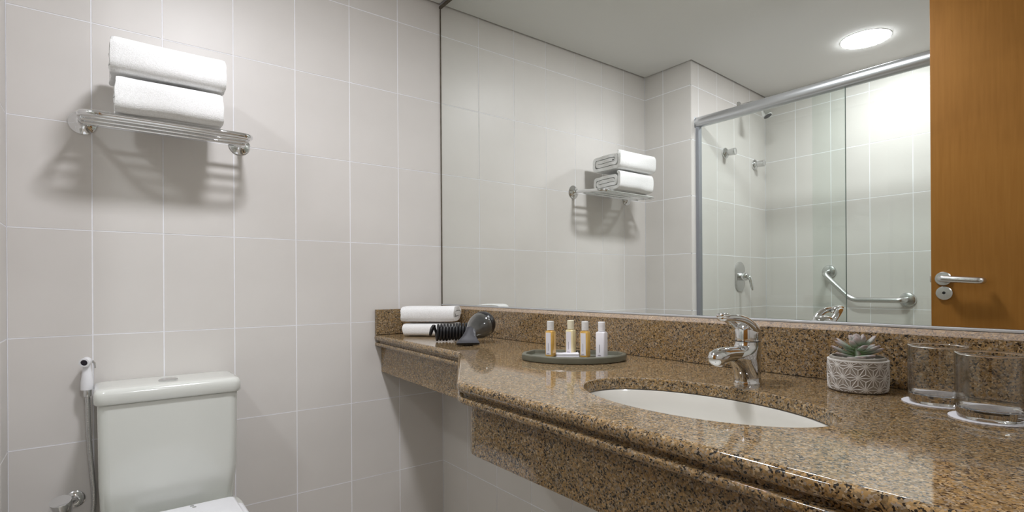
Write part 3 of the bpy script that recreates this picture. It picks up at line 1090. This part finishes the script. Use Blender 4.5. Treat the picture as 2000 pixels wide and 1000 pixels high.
def soap():
    c = Vector((0.985, -0.198, 0)); u = Vector((0.64, 0.77, 0)); v = Vector((0.77, -0.64, 0))
    t = empty('soap_packet', (c.x, c.y, ZT), 'flat white wrapped soap packet lying on the tray', 'soap')
    bm = bmesh.new(); bmesh.ops.create_cube(bm, size=1)
    for q in bm.verts:
        p = c + u * q.co.x * 0.056 + v * q.co.y * 0.040
        q.co = Vector((p.x, p.y, ZT + 0.0035 + q.co.z * 0.0068))
    bmesh.ops.bevel(bm, geom=bm.edges[:], offset=0.002, segments=2, profile=0.5, affect='EDGES')
    o = bm_obj('wrapper', bm, paper_m, t); smooth_by_angle(o, 50)
    bm = bmesh.new(); bmesh.ops.create_cube(bm, size=1)
    for q in bm.verts:
        p = c + u * q.co.x * 0.030 + v * (q.co.y * 0.0012 - 0.006)
        q.co = Vector((p.x, p.y, ZT + 0.0070 + q.co.z * 0.0003))
    bm_obj('print_line', bm, ink_m, t)


soap()


# ------------------------------------------------------------------ towels
def folded_towel(name, label, group, a, b_, depth_dir, depth, height, z0, turns=2.6, seed=0, nl=36, droop=0.0, cat='towel', square=0.40):
    """cloth band wound as a flattened spiral; front edge runs from a to b_ (2D points), the body extends along depth_dir"""
    a = Vector((*a, 0)); b_ = Vector((*b_, 0)); dd = Vector((*depth_dir, 0)).normalized()
    c0 = (a + b_) / 2 + dd * depth / 2
    t = empty(name, (c0.x, c0.y, z0), label, cat, group)
    lay = turns * 2
    th = height / (lay + 1)            # layer pitch
    half = 0.425 * th                  # half thickness of the cloth
    Rm = height / 2 - half
    # spiral in (p,q): p along depth (0 front), q up
    path = []
    tot = turns * 2 * PI
    NSTEP = int(turns * 32)
    for i in range(NSTEP + 1):
        ang = tot * i / NSTEP
        r = Rm * i / NSTEP
        s = depth / 2 - Rm - half
        cx_ = s if math.cos(ang) >= 0 else -s
        ex = 1.0 - square * i / NSTEP
        cc, ss = math.cos(ang), math.sin(ang)
        path.append((cx_ + r * math.copysign(abs(cc) ** ex, cc), r * math.copysign(abs(ss) ** ex, ss)))
    # resample with straight runs
    P = [Vector((p, q, 0)) for p, q in path]
    D_ = [P[0]]
    for p, q in zip(P, P[1:]):
        k_ = max(1, int((q - p).length / 0.012))
        for i in range(1, k_ + 1):
            D_.append(p.lerp(q, i / k_))
    npth = len(D_)
    off1 = []; off2 = []
    for i in range(npth):
        tg = (D_[min(i + 1, npth - 1)] - D_[max(i - 1, 0)]).normalized()
        nn = Vector((-tg.y, tg.x, 0))
        e_ = 1.0
        if i < 2 or i > npth - 3: e_ = 0.6
        off1.append(D_[i] + nn * half * e_); off2.append(D_[i] - nn * half * e_)
    loop = off1 + list(reversed(off2))
    nloop = len(loop)
    verts = []; faces = []
    L_ = (b_ - a)
    for j in range(nl + 1):
        s = j / nl
        edge = min(s, 1 - s) * L_.length
        shrink = 1.0 - 0.035 * max(0, 1 - edge / 0.012) ** 2
        base = a + L_ * s + dd * depth / 2
        for p in loop:
            fx, fz = p.x * shrink, p.y * shrink
            wob = noise.noise(Vector((s * 3.1 + seed, fx * 9, fz * 9))) * 0.0035
            wob2 = noise.noise(Vector((s * 2.3 + seed * 2 + 7, fx * 14, fz * 14))) * 0.0028
            endw = noise.noise(Vector((fx * 30 + seed, fz * 30, 3.1))) * 0.006 * (1 if s > 0.5 else -1) * max(0, 1 - edge / 0.02)
            sag = -droop * (1 - (2 * s - 1) ** 2) * (fz / height + 0.5)
            w_ = base - dd * (fx + wob) + L_.normalized() * endw
            verts.append(Vector((w_.x, w_.y, z0 + height / 2 + fz + wob2 + sag)))
    for j in range(nl):
        for i in range(nloop):
            l = (i + 1) % nloop
            faces.append((j * nloop + i, j * nloop + l, (j + 1) * nloop + l, (j + 1) * nloop + i))
    # end caps as quads between the two sides of the cloth
    for j in (0, nl):
        for i in range(npth - 1):
            faces.append((j * nloop + i, j * nloop + i + 1, j * nloop + (2 * npth - 2 - i), j * nloop + (2 * npth - 1 - i)))
    o = mesh_obj('terry_cloth', verts, faces, towel_m, t)
    smooth_by_angle(o, 60)
    zs = [v.z for v in verts]
    o.location.z += z0 - min(zs)
    return t


# two bath towels on the rack
folded_towel('bath_towel', 'folded white bath towel, lower one on the wall rack', 'bath towels on the rack', (0.250, -1.124), (0.250, -0.868), (-1, 0), 0.205, 0.105, 1.5135, 2.2, 1, square=0.58)
folded_towel('bath_towel', 'folded white bath towel, upper one on the wall rack', 'bath towels on the rack', (0.258, -1.134), (0.258, -0.862), (-1, 0), 0.212, 0.105, 1.6150, 2.2, 5, droop=0.002, square=0.58)
# two face towels on the counter by the corner
folded_towel('face_towel', 'small folded white towel, lower one of the pair in the counter corner', 'face towels on the counter', (0.150, -0.262), (0.290, -0.122), (-0.707, 0.707), 0.125, 0.057, ZC + 0.001, 1.4, 9)
folded_towel('face_towel', 'small folded white towel, upper one of the pair in the counter corner', 'face towels on the counter', (0.146, -0.268), (0.290, -0.122), (-0.707, 0.707), 0.135, 0.077, ZC + 0.0545, 1.5, 14)


# ------------------------------------------------------------------ towel rack
def rack():
    t = empty('towel_rack', (0.0, -0.99, 1.52), 'chrome wall-mounted towel rack above the toilet', 'towel rack')
    yl, yr = -1.197, -0.783
    xo, zo = 0.200, 1.5045
    for y in (yl, yr):
        lathe('wall_plate', [(0, 0.0005), (0.0330, 0.0005), (0.0335, 0.004), (0.0310, 0.007), (0.021, 0.012), (0.013, 0.018), (0.0095, 0.026), (0, 0.026)], chrome_m, t, (0, y, 1.521), axis=(1, 0, 0), seg=36)
    outer = round_path([(0.010, yl, 1.521), (0.03, yl, 1.520), (xo, yl - 0.003, zo), (xo, yr + 0.003, zo), (0.03, yr, 1.520), (0.010, yr, 1.521)], 0.045, 8)
    tube('outer_bar', densify(outer, 0.03), 0.0080, chrome_m, t, 14)
    for i, x in enumerate((0.075, 0.115, 0.155)):
        z = 1.5070
        tube('cross_bar', [(x, yl - 0.002, z), (x, yr + 0.002, z)], 0.0056, chrome_m, t, 10)


rack()


# ------------------------------------------------------------------ hair dryer
def dryer():
    T = Vector((0.581, -0.243, ZC + 0.0075))
    v = Vector((-0.842, 0.539, 0)); r = Vector((0.539, 0.842, 0)); u = Vector((0, 0, 1))
    t = empty('hair_dryer', (T.x - 0.06, T.y + 0.06, ZC), 'black and smoky grey hair dryer with cord wound on its handle', 'hair dryer')

    def P(a, b_, c): return T + v * a + r * b_ + u * c
    # nozzle: wide slot mouth to round neck
    rings = []
    n = 28
    for (a, b_, c, hw, hh) in [(0.0, 0, 0, 0.0370, 0.0045), (0.004, 0.0002, 0.001, 0.0370, 0.0050), (0.014, 0.001, 0.007, 0.031, 0.0085), (0.028, 0.004, 0.017, 0.0235, 0.013), (0.045, 0.008, 0.029, 0.0185, 0.0175), (0.056, 0.012, 0.036, 0.0195, 0.0195)]:
        ring = []
        ax = (v * 0.8 + u * 0.6)
        up2 = (u * 0.8 - v * 0.6)
        c0 = P(a, b_, c)
        for q in range(n):
            an = 2 * PI * q / n
            cc, ss = math.cos(an), math.sin(an)
            pw = 0.35 if hh < 0.01 else 0.8
            ring.append(c0 + r * hw * math.copysign(abs(cc) ** pw, cc) + up2 * hh * math.copysign(abs(ss) ** pw, ss))
        rings.append(ring)
    verts = [p for R_ in rings for p in R_]
    faces = [(j * n + i, j * n + (i + 1) % n, (j + 1) * n + (i + 1) % n, (j + 1) * n + i) for j in range(len(rings) - 1) for i in range(n)]
    faces.append(tuple((len(rings) - 1) * n + i for i in reversed(range(n))))
    faces.append(tuple(range(n)))
    o = mesh_obj('nozzle', verts, faces, greyplastic_m, t); smooth_by_angle(o, 50)
    mo = []
    for dz, s in ((-0.0010, 0.93), (0.0003, 0.93)):
        for q in range(n):
            an = 2 * PI * q / n
            cc, ss = math.cos(an), math.sin(an)
            mo.append(T + v * dz + r * 0.037 * s * math.copysign(abs(cc) ** 0.35, cc) + (u * 0.8 - v * 0.6) * 0.0045 * s * math.copysign(abs(ss) ** 0.35, ss))
    fs = [tuple(range(n)), tuple(reversed(range(n, 2 * n)))] + [(i, (i + 1) % n, n + (i + 1) % n, n + i) for i in range(n)]
    mesh_obj('nozzle_mouth', mo, fs, dark_m, t)
    # barrel: egg-shaped shell, smoky in front, black at the back
    A = P(0.050, 0.010, 0.033); B = P(0.120, 0.058, 0.058)
    ax = (B - A).normalized(); ln_ = (B - A).length
    prof = [(0, -0.002), (0.019, 0.0), (0.0245, 0.010), (0.0335, 0.028), (0.0405, 0.046), (0.0425, 0.060), (0.0420, 0.066), (0.0, 0.066)]
    lathe('barrel', prof, smoke_m, t, A, ax, 40)
    lathe('rear_housing', [(0, 0.064), (0.0420, 0.064), (0.0430, 0.068), (0.0425, 0.082), (0.038, 0.094), (0.028, 0.101), (0, 0.103)], black_m, t, A, ax, 40)
    # handle with the cord wound on it
    CR = Vector((0.452, -0.138, 0.885)); CL = Vector((0.392, -0.250, 0.8815))
    H0 = A + ax * 0.062
    tube('handle', [H0, CR.lerp(H0, 0.35), CR, CL.lerp(CR, 0.1)], [0.020, 0.019, 0.018, 0.016], black_m, t, 16)
    axh = (CL - CR); lh = axh.length; axh.normalize()
    e1 = axh.cross(u).normalized(); e2 = e1.cross(axh)
    turns = 12
    path = []
    for i in range(turns * 20 + 1):
        s = i / (turns * 20)
        an = 2 * PI * turns * s
        rad = 0.0258 + 0.0010 * math.sin(s * 19)
        path.append(CR + axh * (lh * s) + e1 * math.cos(an) * rad + e2 * math.sin(an) * rad)
    # end: loose loop hanging off the left end
    last = path[-1]
    loop = []
    rad = 0.0265
    mid = CL + axh * 0.004
    for i in range(1, 31):
        s = i / 30
        an = PI * 0.15 + 2 * PI * s
        # a slack turn standing off the end of the winding
        loop.append(mid + axh * (0.016 * math.sin(PI * s)) + e2 * (0.008 + 0.015 * math.cos(an)) + e1 * (rad * 0.55 * math.sin(an)))
    path = path + loop
    v_, f_ = tube_data(path, 0.0046, 8)
    o = mesh_obj('wound_cord', v_, f_, black_m, t, smooth=True)


dryer()


# ------------------------------------------------------------------ toilet
def rounded_loft(name, secs, mat, parent, n=10, cap=True, ang=45):
    """secs: list of (x0,x1,y0,y1,z,r) rounded rectangles joined upward"""
    verts = []; faces = []
    per = 4 * (n + 1)
    for (x0, x1, y0, y1, z, r) in secs:
        for k_ in range(4):
            cx_ = (x1 - r) if k_ in (0, 3) else (x0 + r)
            cy_ = (y1 - r) if k_ in (0, 1) else (y0 + r)
            for i in range(n + 1):
                a = PI / 2 * k_ + PI / 2 * i / n
                verts.append((cx_ + r * math.cos(a), cy_ + r * math.sin(a), z))
    for j in range(len(secs) - 1):
        for i in range(per):
            l = (i + 1) % per
            faces.append((j * per + i, j * per + l, (j + 1) * per + l, (j + 1) * per + i))
    if cap:
        faces.append(tuple(reversed(range(per)))); faces.append(tuple((len(secs) - 1) * per + i for i in range(per)))
    o = mesh_obj(name, verts, faces, mat, parent)
    smooth_by_angle(o, ang)
    return o


def toilet():
    yc = -0.998
    t = empty('toilet', (0.35, yc, 0), 'white ceramic close-coupled toilet with closed cover against the tiled wall', 'toilet')
    rounded_loft('cistern', [(0.012, 0.170, -1.145, -0.850, 0.385, 0.03), (0.008, 0.182, -1.160, -0.834, 0.400, 0.03), (0.006, 0.190, -1.164, -0.8265, 0.50, 0.026), (0.006, 0.194, -1.166, -0.824, 0.722, 0.024)], ceramic_m, t)
    l0, l1 = 0.7235, 0.766
    rounded_loft('cistern_lid', [(0.006, 0.199, -1.171, -0.8195, l0, 0.024), (0.004, 0.2025, -1.1735, -0.8165, l0 + 0.004, 0.026), (0.004, 0.203, -1.174, -0.816, l1 - 0.0145, 0.027),
                                 (0.006, 0.2005, -1.172, -0.8185, l1 - 0.0075, 0.027), (0.010, 0.196, -1.169, -0.8225, l1 - 0.0025, 0.027), (0.020, 0.186, -1.160, -0.832, l1 - 0.0005, 0.027), (0.045, 0.160, -1.135, -0.857, l1 + 0.0008, 0.02)], ceramic_m, t, ang=60)
    bt = lathe('flush_button', [(0.0, 0.0), (0.024, 0.0), (0.0245, 0.003), (0.022, 0.0045), (0.0195, 0.0035), (0.0185, 0.0045), (0, 0.005)], steel_m, t, (0.128, -1.0, l1 + 0.0006), seg=36)
    # bowl
    secs = []
    for (x0, x1, hw, z, r) in [(0.10, 0.52, 0.11, 0.0, 0.09), (0.10, 0.52, 0.11, 0.10, 0.09), (0.08, 0.56, 0.125, 0.22, 0.11), (0.05, 0.64, 0.165, 0.33, 0.15), (0.03, 0.67, 0.178, 0.375, 0.165), (0.03, 0.675, 0.18, 0.388, 0.168), (0.035, 0.67, 0.176, 0.392, 0.165)]:
        secs.append((x0, x1, yc - hw, yc + hw, z, r))
    rounded_loft('bowl', secs, ceramic_m, t)
    # seat ring and cover, squared at the hinge end, round in front
    def dshape(name, x0, x1, hw, z0, z1, mat, par, ed=0.006):
        def ring(ins, z):
            out = []
            w = hw - ins
            xs = x0 + ins
            out.append((xs, yc - w + 0.012, z)); out.append((xs + 0.004, yc - w + 0.004, z)); out.append((xs + 0.012, yc - w, z))
            xe = x1 - 0.20
            for i in range(25):
                a = -PI / 2 + PI * i / 24
                out.append((xe + (0.20 - ins) * math.cos(a), yc + w * math.sin(a), z))
            out.append((xs + 0.012, yc + w, z)); out.append((xs + 0.004, yc + w - 0.004, z)); out.append((xs, yc + w - 0.012, z))
            return out
        prof = [(ed * 0.6, z0), (0, z0 + ed * 0.5), (0, z1 - ed), (ed * 0.4, z1 - ed * 0.3), (ed * 1.4, z1)]
        R_ = [ring(i, z) for i, z in prof]
        n = len(R_[0])
        verts = [p for q in R_ for p in q]
        faces = [(j * n + i, j * n + (i + 1) % n, (j + 1) * n + (i + 1) % n, (j + 1) * n + i) for j in range(len(R_) - 1) for i in range(n)]
        faces.append(tuple(reversed(range(n)))); faces.append(tuple((len(R_) - 1) * n + i for i in range(n)))
        o = mesh_obj(name, verts, faces, mat, par); smooth_by_angle(o, 40)
        return o
    dshape('seat_ring', 0.255, 0.690, 0.172, 0.3925, 0.408, plastic_m, t)
    cv = dshape('seat_cover', 0.252, 0.688, 0.150, 0.4095, 0.430, plastic_m, t)
    for dx in (0, 0.013):
        lathe('hinge_screw', [(0, 0.4302), (0.0052, 0.4302), (0.0052, 0.4285), (0, 0.4285)], steel_m, cv, (0.268 + dx, -0.957 + dx * 0.3, 0), seg=16)
    box('seat_hinge', (0.205, -1.085, 0.3925), (0.2520, -0.911, 0.4070), plastic_m, t, 0.005, 3)


toilet()


# ------------------------------------------------------------------ hygienic sprayer and stop valve
def sprayer():
    x0, y0 = 0.034, -1.1895
    t = empty('bidet_sprayer', (0.0, y0, 0.77), 'white hand-held bidet sprayer hanging on the wall beside the cistern', 'sprayer')
    # wall hook
    box('wall_holder', (0.0005, y0 - 0.013, 0.752), (0.030, y0 + 0.013, 0.795), plastic_m, t, 0.004, 3)
    # handle tapering to the neck, head turned out
    path = [Vector((x0, y0, 0.748)), Vector((x0, y0, 0.770)), Vector((x0, y0, 0.795)), Vector((x0 - 0.002, y0 - 0.0005, 0.812)), Vector((x0, y0 - 0.001, 0.822)), Vector((x0 + 0.008, y0 - 0.002, 0.829))]
    v, f = tube_data(path, [0.0150, 0.0150, 0.0115, 0.0095, 0.0100, 0.0105], 18)
    o = mesh_obj('handle', v, f, plastic_m, t); smooth_by_angle(o, 60)
    hd = Vector((x0 + 0.002, y0 - 0.001, 0.829))
    ax = Vector((0.93, -0.32, -0.12))
    lathe('spray_head', [(0, -0.012), (0.0095, -0.011), (0.0125, -0.004), (0.0130, 0.010), (0.0128, 0.016), (0.0085, 0.0165), (0.0085, 0.013), (0, 0.013)], plastic_m, t, hd, ax, 28)
    lathe('nozzle_face', [(0, 0.0132), (0.0084, 0.0132), (0.0084, 0.0148), (0.006, 0.0155), (0, 0.0155)], rubber_m, t, hd, ax, 24)
    tube('trigger', [(x0 - 0.004, y0 + 0.012, 0.829), (x0 - 0.004, y0 + 0.017, 0.822), (x0 - 0.002, y0 + 0.0185, 0.808)], [0.003, 0.0032, 0.0022], steel_m, t, 8)
    lathe('hose_nut', [(0, 0), (0.0085, 0), (0.0092, 0.001), (0.0092, 0.021), (0.0085, 0.022), (0, 0.022)], chrome_m, t, (x0, y0 + 0.001, 0.728), seg=20)
    # ribbed metal hose
    pts = [Vector((x0, y0 + 0.001, 0.732)), Vector((x0 - 0.004, y0 + 0.002, 0.66)), Vector((x0 - 0.010, y0 + 0.005, 0.58)), Vector((x0 - 0.015, y0 + 0.010, 0.50)), Vector((x0 - 0.018, y0 + 0.014, 0.43)), Vector((x0 - 0.018, y0 + 0.008, 0.36)), Vector((x0 - 0.016, y0 - 0.010, 0.31))]
    dense = []
    for i in range(len(pts) - 1):
        p0 = pts[max(i - 1, 0)]; p1 = pts[i]; p2 = pts[i + 1]; p3 = pts[min(i + 2, len(pts) - 1)]
        for k_ in range(44):
            s = k_ / 44
            dense.append(0.5 * ((2 * p1) + (-p0 + p2) * s + (2 * p0 - 5 * p1 + 4 * p2 - p3) * s * s + (-p0 + 3 * p1 - 3 * p2 + p3) * s ** 3))
    dense.append(pts[-1])
    rad = [0.0066 if i % 3 else 0.0052 for i in range(len(dense))]
    v, f = tube_data(dense, rad, 10)
    mesh_obj('metal_hose', v, f, steel_m, t, smooth=True)
    # supply connection at the end of the hose
    lathe('hose_connector', [(0, 0), (0.009, 0), (0.009, 0.020), (0, 0.020)], chrome_m, t, (x0 - 0.016, y0 - 0.011, 0.292), seg=18)
    lathe('wall_outlet', [(0, 0.0), (0.022, 0.0), (0.021, 0.006), (0.009, 0.010), (0.009, 0.034), (0, 0.034)], chrome_m, t, (0.0005, y0 - 0.011, 0.292), axis=(1, 0, 0), seg=24)


sprayer()


def stop_valve():
    y0, z0 = -1.219, 0.430
    t = empty('stop_valve', (0, y0, z0), 'chrome stop valve with round knob low on the wall left of the toilet', 'valve')
    lathe('wall_flange', [(0, 0.0005), (0.024, 0.0005), (0.024, 0.003), (0.017, 0.009), (0.011, 0.011), (0, 0.011)], chrome_m, t, (0, y0, z0), axis=(1, 0, 0), seg=28)
    lathe('valve_body', [(0, 0), (0.010, 0), (0.010, 0.050), (0, 0.050)], chrome_m, t, (0.008, y0, z0), axis=(1, -0.5, 0.05), seg=20)
    ax = Vector((0.35, -0.12, 0.93)).normalized()
    c = Vector((0.053, y0 - 0.024, z0 - 0.017))
    lathe('knob', [(0, 0), (0.0205, 0), (0.0220, 0.002), (0.0250, 0.040), (0.0245, 0.042), (0, 0.0428)], chrome_m, t, c, ax, 32)
    tube('outlet_pipe', [c + Vector((0, 0, 0.006)), c + Vector((0.0, 0.006, -0.05)), c + Vector((-0.004, 0.03, -0.09))], 0.006, chrome_m, t, 10)


stop_valve()


# ------------------------------------------------------------------ shower
def shower_screen():
    yt = -1.42
    xl = 0.306
    t = empty('shower_screen', (0.9, yt, 0), 'sliding glass shower screen with rounded aluminium top track', 'shower screen')
    zt = 1.917
    # top track: half-round bar
    n = 20
    verts = []; faces = []
    prof = [(0.0285 * math.cos(a) * 1.0, 0.0285 * math.sin(a)) for a in [2 * PI * i / n for i in range(n)]]
    for x in (xl - 0.004, SHX1 - 0.002):
        for dy, dz in prof:
            verts.append((x, yt + dy, zt + dz))
    faces = [(i, (i + 1) % n, n + (i + 1) % n, n + i) for i in range(n)] + [tuple(reversed(range(n))), tuple(range(n, 2 * n))]
    o = mesh_obj('top_track', verts, faces, alu_m, t); smooth_by_angle(o, 40)
    box('track_end_cap', (xl - 0.0045, yt - 0.03, zt - 0.03), (xl + 0.0005, yt + 0.03, zt + 0.03), alu_m, t, 0.002, 2)
    box('wall_channel', (xl - 0.006, yt - 0.014, 0.02), (xl + 0.018, yt + 0.016, zt - 0.026), channel_m, t, 0.0015, 1)
    box('bottom_track', (xl, yt - 0.03, 0.0005), (SHX1 - 0.002, yt + 0.03, 0.03), alu_m, t, 0.002, 1)
    edge_m = principled('glass_edge', (0.13, 0.18, 0.16), rough=0.15)
    add_noise_color(edge_m, (0.12, 0.17, 0.15), (0.14, 0.19, 0.17), 20)
    p = box('fixed_pane', (xl + 0.012, yt + 0.004, 0.03), (1.036, yt + 0.012, zt - 0.02), pane_m, t)
    box('pane_edge', (1.0362, yt + 0.004, 0.03), (1.0375, yt + 0.012, zt - 0.02), edge_m, p)
    p = box('sliding_pane', (0.893, yt - 0.016, 0.03), (SHX1 - 0.03, yt - 0.008, zt - 0.02), pane_m, t)
    return t


shower_screen()


def side_x(y):
    """x of the shower side wall face at depth y"""
    return 0.308 + (0.253 - 0.308) * (y - Y_BACK) / (Y_SH - Y_BACK)


def shower_fittings():
    nrm = Vector((-du.y, du.x, 0)).normalized()
    tn = du
    # mixer: oval plate with lever
    y = -1.89; z = 1.087
    c = Vector((side_x(y), y, z))
    t = empty('shower_mixer', c, 'chrome shower mixer with oval wall plate and lever', 'valve')
    verts = []; faces = []
    n = 40
    for d, s in ((0.0006, 1.0), (0.005, 1.0), (0.0085, 0.94), (0.010, 0.80)):
        for q in range(n):
            a = 2 * PI * q / n
            sx_, sz_ = math.cos(a) * 0.058 * s, math.sin(a) * 0.048 * s + (0.041 if math.sin(a) > 0 else -0.041) * (s if s > 0.9 else 0.95)
            verts.append(c + tn * sx_ + Vector((0, 0, sz_)) + nrm * d)
    for j in range(3):
        faces += [(j * n + i, j * n + (i + 1) % n, (j + 1) * n + (i + 1) % n, (j + 1) * n + i) for i in range(n)]
    faces += [tuple(reversed(range(n))), tuple(3 * n + i for i in range(n))]
    o = mesh_obj('wall_plate', verts, faces, steel_m, t); smooth_by_angle(o, 40)
    lathe('valve_hub', [(0, 0.009), (0.024, 0.009), (0.025, 0.02), (0.024, 0.045), (0.018, 0.052), (0, 0.053)], chrome_m, t, c, nrm, 28)
    p0 = c + nrm * 0.040
    path = [p0 + nrm * 0.004, p0 + nrm * 0.016 + Vector((0, 0, 0.002)), p0 + nrm * 0.027 + Vector((0, 0, -0.016)), p0 + nrm * 0.034 + Vector((0, 0, -0.048)), p0 + nrm * 0.040 + Vector((0, 0, -0.082))]
    v, f = tube_data(path, [0.012, 0.012, 0.0105, 0.0095, 0.007], 14)
    o = mesh_obj('lever', v, f, chrome_m, t); smooth_by_angle(o, 60)
    # two stop taps
    for (y, z, lb) in ((-1.72, 1.800, 'chrome shower tap nearer the screen end of the side wall'), (-2.09, 1.787, 'chrome shower tap nearer the back corner of the shower')):
        c = Vector((side_x(y), y, z))
        t = empty('shower_tap', c, lb, 'tap', 'pair of shower taps')
        lathe('wall_flange', [(0, 0.0006), (0.031, 0.0006), (0.032, 0.006), (0.029, 0.012), (0.017, 0.020), (0.013, 0.024), (0, 0.024)], chrome_m, t, c, nrm, 28)
        lathe('knob', [(0, 0.022), (0.016, 0.022), (0.0175, 0.026), (0.0185, 0.034), (0.0195, 0.060), (0.0185, 0.065), (0.014, 0.067), (0, 0.067)], steel_m, t, c, nrm, 24)
    # shower head on a short arm
    y = -1.895
    c = Vector((side_x(y), y, 2.112))
    t = empty('overhead_shower', c, 'small chrome shower head on a short arm from the side wall', 'shower head')
    lathe('wall_flange', [(0, 0.0006), (0.026, 0.0006), (0.024, 0.006), (0.012, 0.012), (0, 0.012)], chrome_m, t, c, nrm, 24)
    pth = round_path([c + nrm * 0.006, c + nrm * 0.10, c + nrm * 0.145 + Vector((0, 0, -0.050))], 0.05, 8)
    tube('arm', pth, 0.0095, chrome_m, t, 14)
    ax = Vector((nrm.x * 0.45, nrm.y * 0.45, -0.89))
    e_ = pth[-1]
    lathe('spray_cup', [(0, -0.012), (0.013, -0.010), (0.017, 0.004), (0.021, 0.020), (0.0270, 0.048), (0.0275, 0.056), (0.024, 0.058), (0, 0.058)], chrome_m, t, e_, ax, 30)
    lathe('spray_face', [(0, 0.0585), (0.0225, 0.0585), (0.0225, 0.056), (0, 0.056)], greyplastic_m, t, e_, ax, 30)


shower_fittings()


def grab_bar():
    yb = -2.188
    t = empty('grab_bar', (0.82, Y_SH, 0.95), 'bent stainless steel grab bar on the shower back wall', 'grab bar')
    f1 = Vector((0.632, Y_SH, 1.112)); f2 = Vector((1.018, Y_SH, 0.953))
    for f in (f1, f2):
        lathe('wall_flange', [(0, 0.0006), (0.038, 0.0006), (0.039, 0.006), (0.036, 0.014), (0.026, 0.018), (0, 0.019)], steel_m, t, f, axis=(0, 1, 0), seg=32)
    pth = round_path([f1 + Vector((0, 0.012, 0)), Vector((f1.x - 0.008, yb, f1.z - 0.012)), Vector((0.772, yb, 0.950)), Vector((f2.x - 0.006, yb, f2.z - 0.003)), f2 + Vector((0, 0.012, 0))], 0.035, 8)
    tube('bar', pth, 0.0145, steel_m, t, 18)


grab_bar()


# ------------------------------------------------------------------ door leaf standing open
def door():
    yf = -1.28
    xe = 1.3695
    t = empty('door_1', (xe + 0.37, yf, 0))
    tag(t, 'open honey-brown wooden door reflected at the right of the mirror', None, None, 'structure')
    box('door_leaf', (xe, yf - 0.035, 0.008), (XR - 0.002, yf, 2.10), door_m, t, 0.0015, 1)
    box('latch_bolt', (xe - 0.007, yf - 0.024, 1.043), (xe + 0.001, yf - 0.012, 1.068), steel_m, t, 0.001, 1)
    hc = Vector((1.4065, yf, 1.056))
    lathe('handle_rosette', [(0, 0.0003), (0.0235, 0.0003), (0.0245, 0.002), (0.0245, 0.006), (0.0225, 0.008), (0, 0.0085)], steel_m, t, hc, axis=(0, 1, 0), seg=32)
    kc = Vector((1.4090, yf, 1.0035))
    lathe('key_rosette', [(0, 0.0003), (0.0235, 0.0003), (0.0245, 0.002), (0.0245, 0.006), (0.0225, 0.008), (0, 0.0085)], steel_m, t, kc, axis=(0, 1, 0), seg=32)
    lathe('keyhole', [(0, 0.0083), (0.0050, 0.0083), (0.0050, 0.0090), (0, 0.0090)], dark_m, t, kc + Vector((0.0, 0, 0.001)), axis=(0, 1, 0), seg=16)
    pth = round_path([hc + Vector((0, 0.006, 0)), hc + Vector((0, 0.045, 0)), hc + Vector((0.112, 0.043, -0.009)), hc + Vector((0.112, 0.022, -0.009))], 0.014, 6)
    tube('lever_handle', pth, 0.0118, steel_m, t, 14)
    for z in (0.25, 1.05, 1.85):
        lathe('hinge', [(0, 0), (0.007, 0), (0.007, 0.09), (0, 0.09)], steel_m, t, (XR - 0.010, yf + 0.007, z), seg=12)


door()
